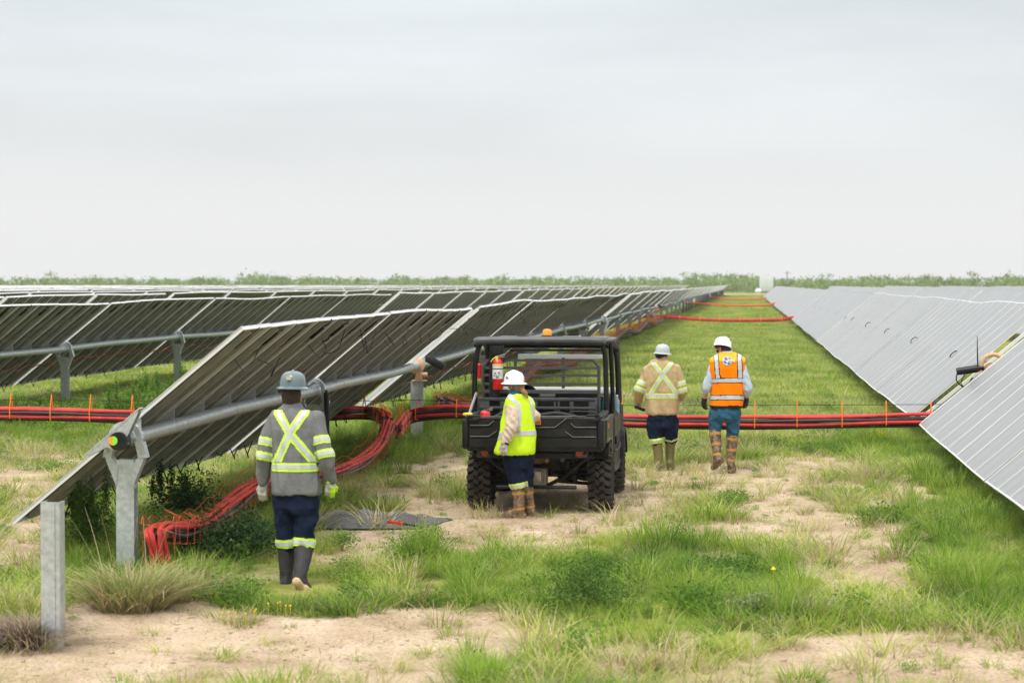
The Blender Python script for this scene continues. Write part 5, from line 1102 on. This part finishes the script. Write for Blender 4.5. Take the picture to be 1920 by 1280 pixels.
def blades(n, h, spread, lean, w, droop=.5, seg=4, R=None, hv=.45, base=(0, 0, 0), stiff=0.):
    R = R or rng; r = spread*np.sqrt(R.random(n)); a = R.random(n)*2*np.pi; bx, by = r*np.cos(a), r*np.sin(a)
    da = a+R.normal(0, .9, n); hh = h*(1-hv*R.random(n)); ln = lean*(.25+R.random(n))*(.5+r/max(spread, 1e-3)); V = []; F = []; T = []
    t = np.linspace(0, 1, seg+1); yaw = R.random(n)*np.pi; tint = R.random(n)
    for i in range(n):
        out_ = hh[i]*(ln[i]*t+droop*ln[i]*t**2.5); z = hh[i]*(t-droop*.45*ln[i]*t**3); x = bx[i]+np.cos(da[i])*out_; y = by[i]+np.sin(da[i])*out_
        ww = w*(1-t**1.6)*.5*(.7+.6*R.random())+.0006; cx, cy = -np.sin(da[i]+.6*np.cos(yaw[i])), np.cos(da[i]+.6*np.cos(yaw[i])); o = len(V)
        for k in range(seg+1): V.append((x[k]-cx*ww[k]+base[0], y[k]-cy*ww[k]+base[1], z[k]+base[2])); V.append((x[k]+cx*ww[k]+base[0], y[k]+cy*ww[k]+base[1], z[k]+base[2]))
        T += [tint[i]]*(2*seg+2)
        for k in range(seg): F.append((o+2*k, o+2*k+1, o+2*k+3, o+2*k+2))
    return V, F, T
def leaves(n, c, rad, s, R=None, pw=.45, lump=.35, zmin=0.02, up=.0):
    R = R or rng; d = R.normal(size=(n, 3)); d /= np.linalg.norm(d, axis=1)[:, None]; rr = R.random(n)**pw
    sd = R.random(3)*50; lp = np.array([noise.noise(Vector((x*1.8+sd[0], y*1.8+sd[1], z*1.8))) for x, y, z in d])
    P = d*rr[:, None]*(1+lump*lp[:, None]*2)*np.array(rad)+np.array(c); P = P[P[:, 2] > zmin]; n = len(P)
    u = R.normal(size=(n, 3)); u[:, 2] += up; u /= np.linalg.norm(u, axis=1)[:, None]; v = np.cross(u, R.normal(size=(n, 3))); v /= np.linalg.norm(v, axis=1)[:, None]
    L_ = (s*(.6+.8*R.random(n)))[:, None]; V = np.stack([P-u*L_, P+v*L_*.5, P+u*L_, P-v*L_*.5], 1).reshape(-1, 3); F = np.arange(4*n).reshape(-1, 4); T = np.repeat(R.random(n), 4)
    return V, F, T
def join(*gs):
    V = []; F = []; T = []; MI = []; o = 0
    for (v, f, t), m in gs:
        V.append(np.asarray(v, float)); F.append(np.asarray(f, int)+o); T.append(np.asarray(t, float)); MI += [m]*len(f); o += len(v)
    return np.concatenate(V), np.concatenate(F), np.concatenate(T), MI
def tuft(name, mats, *gs): V, F, T, MI = join(*gs); return npmesh(name, V, F, T, mats, MI)
TUF = {}
def coll(name, meshes):
    c = bpy.data.collections.new(name)
    for i, me in enumerate(meshes): o = bpy.data.objects.new(me.name, me); c.objects.link(o)
    TUF[name] = (c, len(meshes))
coll('tall', [tuft('grass_tuft', [gA, gD], (blades(70, h, sp, ln, .009), 0), (blades(6, h*.9, sp, ln*.9, .006), 1)) for h, sp, ln in ((.42, .14, .5), (.36, .18, .8), (.46, .12, .4), (.32, .2, 1.))])
coll('short', [tuft('grass_tuft', [gY, gA, gD], (blades(34, h, .18, .9, .007, seg=3), 0), (blades(24, h, .16, .7, .008, seg=3), 1), (blades(8, h, .2, 1., .005, seg=3), 2)) for h in (.16, .20, .13, .18)])
coll('sparse', [tuft('grass_tuft', [gY, gD], (blades(18, h, .07, 1.1, .006, seg=3), 0), (blades(16, h, .09, 1.3, .005, seg=3), 1)) for h in (.10, .08, .13, .06)])
coll('dry', [tuft('grass_tuft', [gD, gY], (blades(40, h, .12, .8, .006), 0), (blades(18, h, .12, .8, .007), 1)) for h in (.22, .28, .18)])
coll('weed', [tuft('weed', [gW, gA], (leaves(260, (0, 0, h*.4), (.17, .17, h*.5), .014, zmin=.0), 0), (blades(22, h*1.1, .14, .7, .006), 1)) for h in (.18, .24, .13)])
coll('field', [tuft('grass_patch', [gY, gA, gD], (blades(60, .20, .55, .7, .016, seg=2), 0), (blades(34, .22, .5, .6, .018, seg=2), 1), (blades(14, .22, .55, .8, .012, seg=2), 2)) for _ in range(4)])
coll('stubble', [tuft('litter', [gD, gY], (blades(14, .04, .15, 2.2, .005, seg=2), 0), (blades(5, .05, .12, 1.5, .005, seg=2), 1)) for _ in range(3)])
def scatter(name, cname, pts, label=None):
    """pts: (x, y, z, scale). one object, instances by geometry nodes"""
    c, nc = TUF[cname]; n = len(pts); A = np.array(pts)
    me = bpy.data.meshes.new(name); me.vertices.add(n); me.vertices.foreach_set('co', A[:, :3].ravel())
    at = me.attributes.new('scl', 'FLOAT', 'POINT'); at.data.foreach_set('value', A[:, 3])
    o = bpy.data.objects.new(name, me); COL.objects.link(o); tag(o, kind='stuff')
    g = bpy.data.node_groups.new(name, 'GeometryNodeTree'); g.interface.new_socket('Geometry', in_out='INPUT', socket_type='NodeSocketGeometry'); g.interface.new_socket('Geometry', in_out='OUTPUT', socket_type='NodeSocketGeometry')
    N = g.nodes; K = g.links; i_ = N.new('NodeGroupInput'); o_ = N.new('NodeGroupOutput'); ins = N.new('GeometryNodeInstanceOnPoints'); ci = N.new('GeometryNodeCollectionInfo')
    ci.inputs['Collection'].default_value = c; ci.inputs['Separate Children'].default_value = True; ci.inputs['Reset Children'].default_value = True
    ins.inputs['Pick Instance'].default_value = True
    r = N.new('FunctionNodeRandomValue'); r.data_type = 'INT'; r.inputs[4].default_value = 0; r.inputs[5].default_value = nc-1
    rv = N.new('FunctionNodeRandomValue'); rv.data_type = 'FLOAT_VECTOR'; rv.inputs[0].default_value = (-.08, -.08, 0); rv.inputs[1].default_value = (.08, .08, 6.283)
    na = N.new('GeometryNodeInputNamedAttribute'); na.data_type = 'FLOAT'; na.inputs[0].default_value = 'scl'
    K.new(i_.outputs[0], ins.inputs['Points']); K.new(ci.outputs[0], ins.inputs['Instance']); K.new(r.outputs[2], ins.inputs['Instance Index'])
    e2r = N.new('FunctionNodeEulerToRotation'); K.new(rv.outputs[0], e2r.inputs[0]); K.new(e2r.outputs[0], ins.inputs['Rotation']); K.new(na.outputs[0], ins.inputs['Scale']); K.new(ins.outputs[0], o_.inputs[0])
    md = o.modifiers.new('scatter', 'NODES'); md.node_group = g; return o
# where it is tall: (cx, cy, rx, ry)
TALL = [(1250, 1120, 290, 100), (1330, 1030, 90, 40), (1850, 1000, 170, 170), (880, 1080, 120, 50), (560, 1100, 160, 45), (165, 1020, 60, 80), (700, 850, 130, 60), (905, 1262, 50, 30), (1840, 1110, 120, 60), (1660, 850, 150, 25), (820, 790, 120, 40), (200, 800, 300, 40), (1350, 1190, 160, 30), (350, 1080, 90, 40)]
WEED = [(1100, 1110, 60, 50), (780, 1030, 60, 30), (650, 1010, 50, 25), (1340, 1110, 90, 50), (1560, 820, 80, 20), (470, 1030, 90, 40), (1370, 945, 30, 12), (1640, 975, 40, 15), (560, 1110, 120, 40), (480, 1120, 100, 35)]
def inside(L_, px, py): return any(((px-a)/c)**2+((py-b_)/d)**2 < 1 for a, b_, c, d in L_)
CLEAR = [(548, 1085, 42, 30), (985, 975, 50, 14), (1235, 880, 34, 8), (1362, 882, 38, 9), (690, 988, 110, 32)]
B = {k: [] for k in TUF}
def free(x, y):   # keep plants from poking through the buggy wheels and the pile
    if -3.3 < x < -1.4 and 23.2 < y < 26.4: return random.random() < .25
    if abs(x+4.9) < .09 and abs(y-14.3) < .1: return False
    return True
def sample(n, y0, y1, xl, xr):
    for _ in range(n):
        y = math.sqrt(random.uniform(y0*y0, y1*y1)); x = y*random.uniform(-.385, .150)
        if xl < x < xr: yield x, y
for x, y in sample(21000, 12.4, 46, -40, 20):
    if not free(x, y): continue
    px, py = proj((x, y, 0)); c = cover(x, y); z = hgt(x, y)-.005; r = random.random()
    if inside([(556, 1106, 50, 24)], px, py): continue
    if inside(CLEAR[1:], px, py): c = min(c, .18)
    if r > c**1.15+.05:
        if r < .5: B['stubble'].append((x, y, z, random.uniform(.4, 1.2)))
        continue
    tall = inside(TALL, px, py)
    if c < .5 and random.random() < .12: k = 'weed'; s = random.uniform(.25, .55)
    elif c < .5: k = 'sparse' if random.random() < .78 else 'dry'; s = random.uniform(.6, 1.3)
    elif tall: q = random.random(); hn = .75+.9*fbm(x+3, y, 1.1); k = 'tall' if q < .45 else ('dry' if q < .57 else ('weed' if q < .72 else 'short')); s = max(.35, hn)*random.uniform(.6, 1.05)*(.85 if y < 20 else .85)
    else: q = random.random(); k = 'short' if q < .72 else ('sparse' if q < .86 else ('dry' if q < .97 else 'weed')); s = random.uniform(.7, 1.35)
    if inside(WEED, px, py) and random.random() < .45: k = 'weed'; s = random.uniform(.8, 1.3)
    if (x < -4.9 and y < 30) or (x > 2.9): s *= 1.1
    if 470 < px < 640 and 1040 < py < 1165: s *= .55 if py < 1130 else .8; k = 'short' if k in ('tall', 'weed') else k
    B[k].append((x, y, z, s))
for x, y in sample(24000, 46, 120, -26, 6):
    if random.random() < cover(x, y): B['field' if random.random() < .8 else 'short'].append((x, y, -.01, random.uniform(.7, 1.2)*(1.0)))
for x, y in sample(60000, 120, 470, -8, 5):
    B['field'].append((x, y, -.01, random.uniform(.8, 1.35)))
for k, nm in (('tall', 'tall_grass'), ('short', 'short_grass'), ('sparse', 'sparse_grass'), ('dry', 'dry_grass'), ('weed', 'weeds'), ('field', 'field_grass'), ('stubble', 'plant_litter')):
    if B[k]: scatter(nm, k, B[k])
print('scatter', {k: len(v) for k, v in B.items()})
# single plants one could point to
def shrub(px, py, rad, n, leaf, lf, label, X=None, cat='shrub', name='shrub', nst=12, pw=.5, spires=0, lump=.5):
    P = onZ(px, py); R = np.random.default_rng(int(px*7+py)); org = (P[0], P[1], hgt(P[0], P[1])); t = empty(name, org); tag(t, label, cat)
    gs = [(leaves(n, (0, 0, rad[2]*.8), (rad[0], rad[1], rad[2]*.85), leaf, R, pw, lump), 0)]
    for k in range(spires):
        a, b_ = R.normal(0, .45, 2); h = rad[2]*(1.4+.7*R.random()); gs.append((leaves(int(n*.07), (a*rad[0], b_*rad[1], h*.75), (.05, .05, h*.42), leaf*.9, R, .8, .2), 0))
    V, F, T, MI = join(*gs); o = bpy.data.objects.new('foliage', npmesh('foliage', V, F, T, [lf], MI)); COL.objects.link(o); o.parent = t
    m = MB()
    for k in range(nst):
        a = R.random()*6.28; e_ = (math.cos(a)*rad[0]*.7*R.random(), math.sin(a)*rad[1]*.7*R.random(), rad[2]*(.8+.7*R.random())); m.tube([(org[0]+e_[0]*.1, org[1]+e_[1]*.1, org[2]-.03), (org[0]+e_[0]*.5, org[1]+e_[1]*.6, org[2]+e_[2]*.5), (org[0]+e_[0], org[1]+e_[1], org[2]+e_[2])], [.006, .004, .0015], 4)
    m.build('stem', bark, t); return t
shrub(448, 1050, (.44, .38, .27), 5600, .017, gS, 'dark leafy shrub under the cables behind the worker in grey shirt', spires=0)
shrub(388, 1035, (.30, .3, .17), 2600, .015, gS, 'dark leafy shrub between the drooping cables and the end post', spires=0)
shrub(350, 972, (.40, .3, .30), 3600, .017, gS, 'spindly dark shrub rising above the orange netting behind the cables', spires=7)
shrub(165, 1035, (.24, .3, .40), 4200, .016, gW, 'bushy green weed clump between the lone pile and the end post', spires=8)
shrub(1100, 1160, (.36, .3, .27), 5200, .011, leafmat('deep_weed_leaves', (.025, .07, .008), (.08, .16, .02), (.19, .29, .045), .35), 'dark rounded weed mound in the middle of the near grass', spires=0)
shrub(1420, 1160, (.24, .2, .14), 900, .018, gP, 'pale grey green sage plant at the right end of the near grass mound')
shrub(780, 1062, (.34, .26, .22), 3200, .012, gW, 'leafy green weed beside the near track, right of the black sheet')
shrub(640, 1030, (.20, .2, .13), 1200, .012, gW, 'small leafy weed in front of the crumpled black sheet')
shrub(1385, 950-8, (.16, .14, .10), 700, .011, gW, 'small bright weed on the sandy patch right of the workers')
shrub(1630, 985, (.22, .16, .10), 900, .012, gW, 'low dark weed on the sandy patch near the right panels')
shrub(100, 885, (.45, .3, .12), 1700, .013, gW, 'low green weed on the bare soil behind the end of the tracker')
shrub(262, 905, (.24, .24, .20), 1100, .012, gP, 'loose pale green weed on bare soil just left of the end post')
for (px, py, rx, h, l) in ((235, 792, .9, .62, 'tall dark weeds left of the second row support post'), (330, 775, .9, .70, 'tall dark weeds between the two second row support posts'), (60, 800, .8, .45, 'dark weeds under the red cables at the left edge'), (150, 812, .6, .35, 'low dark weeds just below the red cables on the left')):
    shrub(px, py, (rx, .5, h*.62), 7600, .018, gW, l, spires=9)
shrub(1555, 852, (.6, .4, .13), 3200, .014, gW, 'dark green weed patch below the red cables right of the workers')
shrub(1650, 842, (.22, .2, .20), 500, .014, leafmat('yellow_flowers', (.45, .40, .02), (.6, .5, .03), (.7, .6, .05), .2), 'yellow flowering weed below the red cables near the right panels', lump=.3)
def clump(px, py, label, gs, mats, name='grass_clump', cat='grass clump'):
    P = onZ(px, py); V, F, T, MI = join(*gs); me = npmesh(name, V, F, T, mats, MI); o = bpy.data.objects.new(name, me); COL.objects.link(o); o.location = (P[0], P[1], hgt(P[0], P[1])-.01); return tag(o, label, cat)
R5 = np.random.default_rng(5)
clump(248, 1138, 'large arching half dry grass clump at the foot of the end post', [(blades(420, .50, .26, .62, .011, .9, 5, R5), 0), (blades(420, .46, .30, .75, .009, .9, 5, R5), 1), (blades(60, .30, .3, .8, .007, .9, 5, R5), 2), (blades(12, .85, .2, .3, .008, .3, 5, R5), 1)], [leafmat('olive_grass', (.12, .18, .03), (.27, .32, .08), (.45, .45, .18), .35), leafmat('straw_grass', (.22, .17, .08), (.42, .34, .18), (.60, .52, .32), .25), gB])
clump(345, 1120, 'smaller dry grass clump right of the arching clump', [(blades(120, .34, .22, .7, .009, .8, 5, R5), 0), (blades(260, .36, .28, .8, .008, .8, 5, R5), 1)], [gY, gD])
clump(45, 1208, 'brown dead tumbleweed ball beside the lone steel pile', [(blades(1100, .30, .16, .9, .004, .9, 5, R5, hv=.3), 0), (blades(260, .22, .22, 1.4, .004, .8, 4, R5), 0)], [gB], 'tumbleweed', 'tumbleweed')
clump(905, 1280, 'bright green grass clump at the bottom edge of the picture', [(blades(260, .30, .14, .6, .009, .6, 5, R5), 0)], [leafmat('bright_grass', (.14, .26, .02), (.24, .40, .04), (.34, .48, .07), .45)])
clump(1640, 925, 'upright bright grass clump on the sandy patch below the right panels', [(blades(150, .26, .10, .5, .008, .5, 4, R5), 0)], [gA])
for px, py in ((450, 1165), (530, 1150), (1450, 1130)):
    P = onZ(px, py); m = MB()
    for k in range(6 if px < 1000 else 1):
        x, y, z = P[0]+random.uniform(-.12, .12)*(px < 1000), P[1]+random.uniform(-.1, .1), .04+random.uniform(0, .04) if px < 1000 else .26; m.lathe([(0, 0), (.007 if px < 1000 else .018, .004), (.008 if px < 1000 else .020, .012), (0, .016 if px < 1000 else .035)], (x, y, z), 7)
        m.tube([(x, y, -.02), (x, y, z)], .002, 4)
    o = m.build('wildflower', mat('yellow_petals', (.80, .55, .02), .6), org=tuple(P)); tag(o, {450: 'small yellow wildflowers low in the grass left of the worker', 530: 'small yellow wildflowers at the sandy edge below the worker in grey', 1450: 'single pale yellow flower head in the near grass mound'}[px], 'wildflower')
# stones and twigs on bare ground
m = MB()
for x, y in sample(9000, 12.4, 30, -8, 5):
    if cover(x, y) < .35:
        r = .004+.014*random.random()**3; M = Matrix.Rotation(random.random()*6, 3, 'Z'); m.box((x, y, hgt(x, y)+r*.2), (r*2, r*1.5, r), rot=M @ Matrix.Rotation(random.uniform(-.5, .5), 3, 'X'))
tag(m.build('gravel', mat('pale_stones', (.42, .33, .235), .9, 0, .3, 3), smooth=False), kind='stuff')
# crumpled black ground sheet with a red tool on it
gxs = np.linspace(-.72, .72, 46); gys = np.linspace(-.42, .42, 26); c0 = onZ(692, 982); V = []; F = []
for j, b_ in enumerate(gys):
    for i, a in enumerate(gxs):
        e_ = 1+.18*noise.noise(Vector((a*2.2, b_*3, 5))); z = .035+.12*abs(noise.noise(Vector((a*2.4+1, b_*5.5, 2))))+.07*noise.noise(Vector((a*6, b_*9, 7)))+.10*math.exp(-((a-.0)/.12)**2-((b_+.05)/.10)**2)
        ed = min(1, (1-abs(a/.72))*7, (1-abs(b_/.42))*5); V.append((c0[0]+a*e_+.25*b_, c0[1]+b_*e_*1.1+.1*a, max(.006, z*ed+.004)))
F = [(j*46+i, j*46+i+1, (j+1)*46+i+1, (j+1)*46+i) for j in range(25) for i in range(45)]
m = MB(); m.add(V+[(v[0], v[1], v[2]-.006) for v in V], F+[tuple(a+len(V) for a in f[::-1]) for f in F]); o = m.build('ground_sheet', mat('dusty_black_fabric', (.055, .057, .058), .7, 0, .0, 6, col2=(.13, .125, .12)), org=tuple(c0)); tag(o, 'crumpled black fabric sheet lying on the ground left of the buggy', 'fabric sheet')
A, B_ = onZ(728, 978, .09), onZ(757, 982, .09); m = MB(); m.tube([A, B_], .018, 10); m.tube([B_, B_+(B_-A)*.9], .012, 8, mi=1); o = m.build('hand_tool', [redp, blk], org=tuple(A)); tag(o, 'red handled tool lying on the crumpled black sheet', 'tool')

# ------------------------------------------------------------------ far cabinet, pole and woodland
A = onZ(1437, 549); cy = A[1]; x = A[0]; k = cy/FPX; w_ = 26*k; zt2 = onY(1437, 517, cy)[2]
t = empty('inverter_cabinet', (x, cy, 0)); tag(t, 'tall pale grey equipment cabinet at the far end of the aisle', 'cabinet')
m = MB(); m.box((x, cy+1.5, (zt2+.5)/2), (w_, 3, zt2-.5), bev=.05)
for q in (-.25, .25): m.box((x+q*w_, cy-.02, zt2*.5), (w_*.44, .06, zt2*.8), bev=.02)
m.build('cabinet_body', mat('pale_grey_paint', (.55, .58, .58), .5), t)
m = MB(); m.box((x, cy+1.5, .25), (w_*1.05, 3.2, .5)); m.build('base_skid', steeld, t)
m = MB(); m.box((x+.5, cy-.06, 1.9), (.5, .02, .5)); m.build('warning_label', mat('pale_label', (.6, .6, .4), .6), t)
m = MB(); m.lathe([(0, 0), (.8, 0), (1.0, .5), (.7, 1.1), (0, 1.3)], (x-2.3, cy-1, 0), 14); o = m.build('supply_bag', whitep, org=(x-2.3, cy-1, 0)); tag(o, 'white bag standing at the left foot of the far cabinet', 'bag')
A = onY(1476, 508, 640); m = MB(); m.tube([(A[0], 640, -.5), (A[0], 640, A[2])], [.18, .12], 8); m.box((A[0], 640, A[2]-.6), (2.2, .12, .12)); o = m.build('utility_pole', bark, org=(A[0], 640, 0)); tag(o, 'thin wooden utility pole against the treeline right of the far cabinet', 'pole')
R6_ = np.random.default_rng(11); gs = []; tm = MB(); xx = -330.
while xx < 150:
    yy2 = 640+R6_.normal(0, 22); hh = 3.7+1.1*R6_.random()+.8*noise.noise(Vector((xx*.03, 1, 2)))
    if R6_.random() < .06: hh += 1.3
    pxx = proj((xx, yy2, 3))[0]
    if 1290 < pxx < 1420: hh += .8
    rw = 2.6+2.2*R6_.random(); gs.append((leaves(420, (xx, yy2, hh*.42), (rw, rw, hh*.52), .34, R6_, .55, .6, zmin=.2), 0))
    gs.append((leaves(90, (xx, yy2-8, 1.3), (2.2, 2.5, 1.5), .34, R6_, .7, .2, zmin=.1), 0))
    for q in range(2): gs.append((leaves(45, (xx+R6_.normal(0, rw*.5), yy2, hh*(.8+.15*R6_.random())), (rw*.35, rw*.35, hh*.16), .24, R6_, .6, .5), 0))
    tm.tube([(xx, yy2, -.2), (xx+.3, yy2, hh*.5)], [.18, .08], 5); xx += .85+.8*R6_.random()
V, F, T, MI = join(*gs); me = npmesh('woodland', V, F, T, [gT], MI); o = bpy.data.objects.new('woodland', me); COL.objects.link(o); tag(o, kind='stuff')
o = tm.build('woodland_trunks', bark); tag(o, kind='stuff')
# haze over the plain
hz_ = MB(); hz_.box((0, 50, 7.0), (3200, 3100, 17.)); hm = bpy.data.materials.new('haze'); hm.use_nodes = True; n = hm.node_tree; n.nodes.clear()
ho = n.nodes.new('ShaderNodeOutputMaterial'); pv = n.nodes.new('ShaderNodeVolumePrincipled'); pv.inputs['Color'].default_value = (.97, .98, .99, 1); pv.inputs['Density'].default_value = .00022; pv.inputs['Anisotropy'].default_value = .2; n.links.new(pv.outputs[0], ho.inputs['Volume'])
ho_ = hz_.build('haze', hm, smooth=False); tag(ho_, kind='stuff')
print('script objects', len(bpy.data.objects))
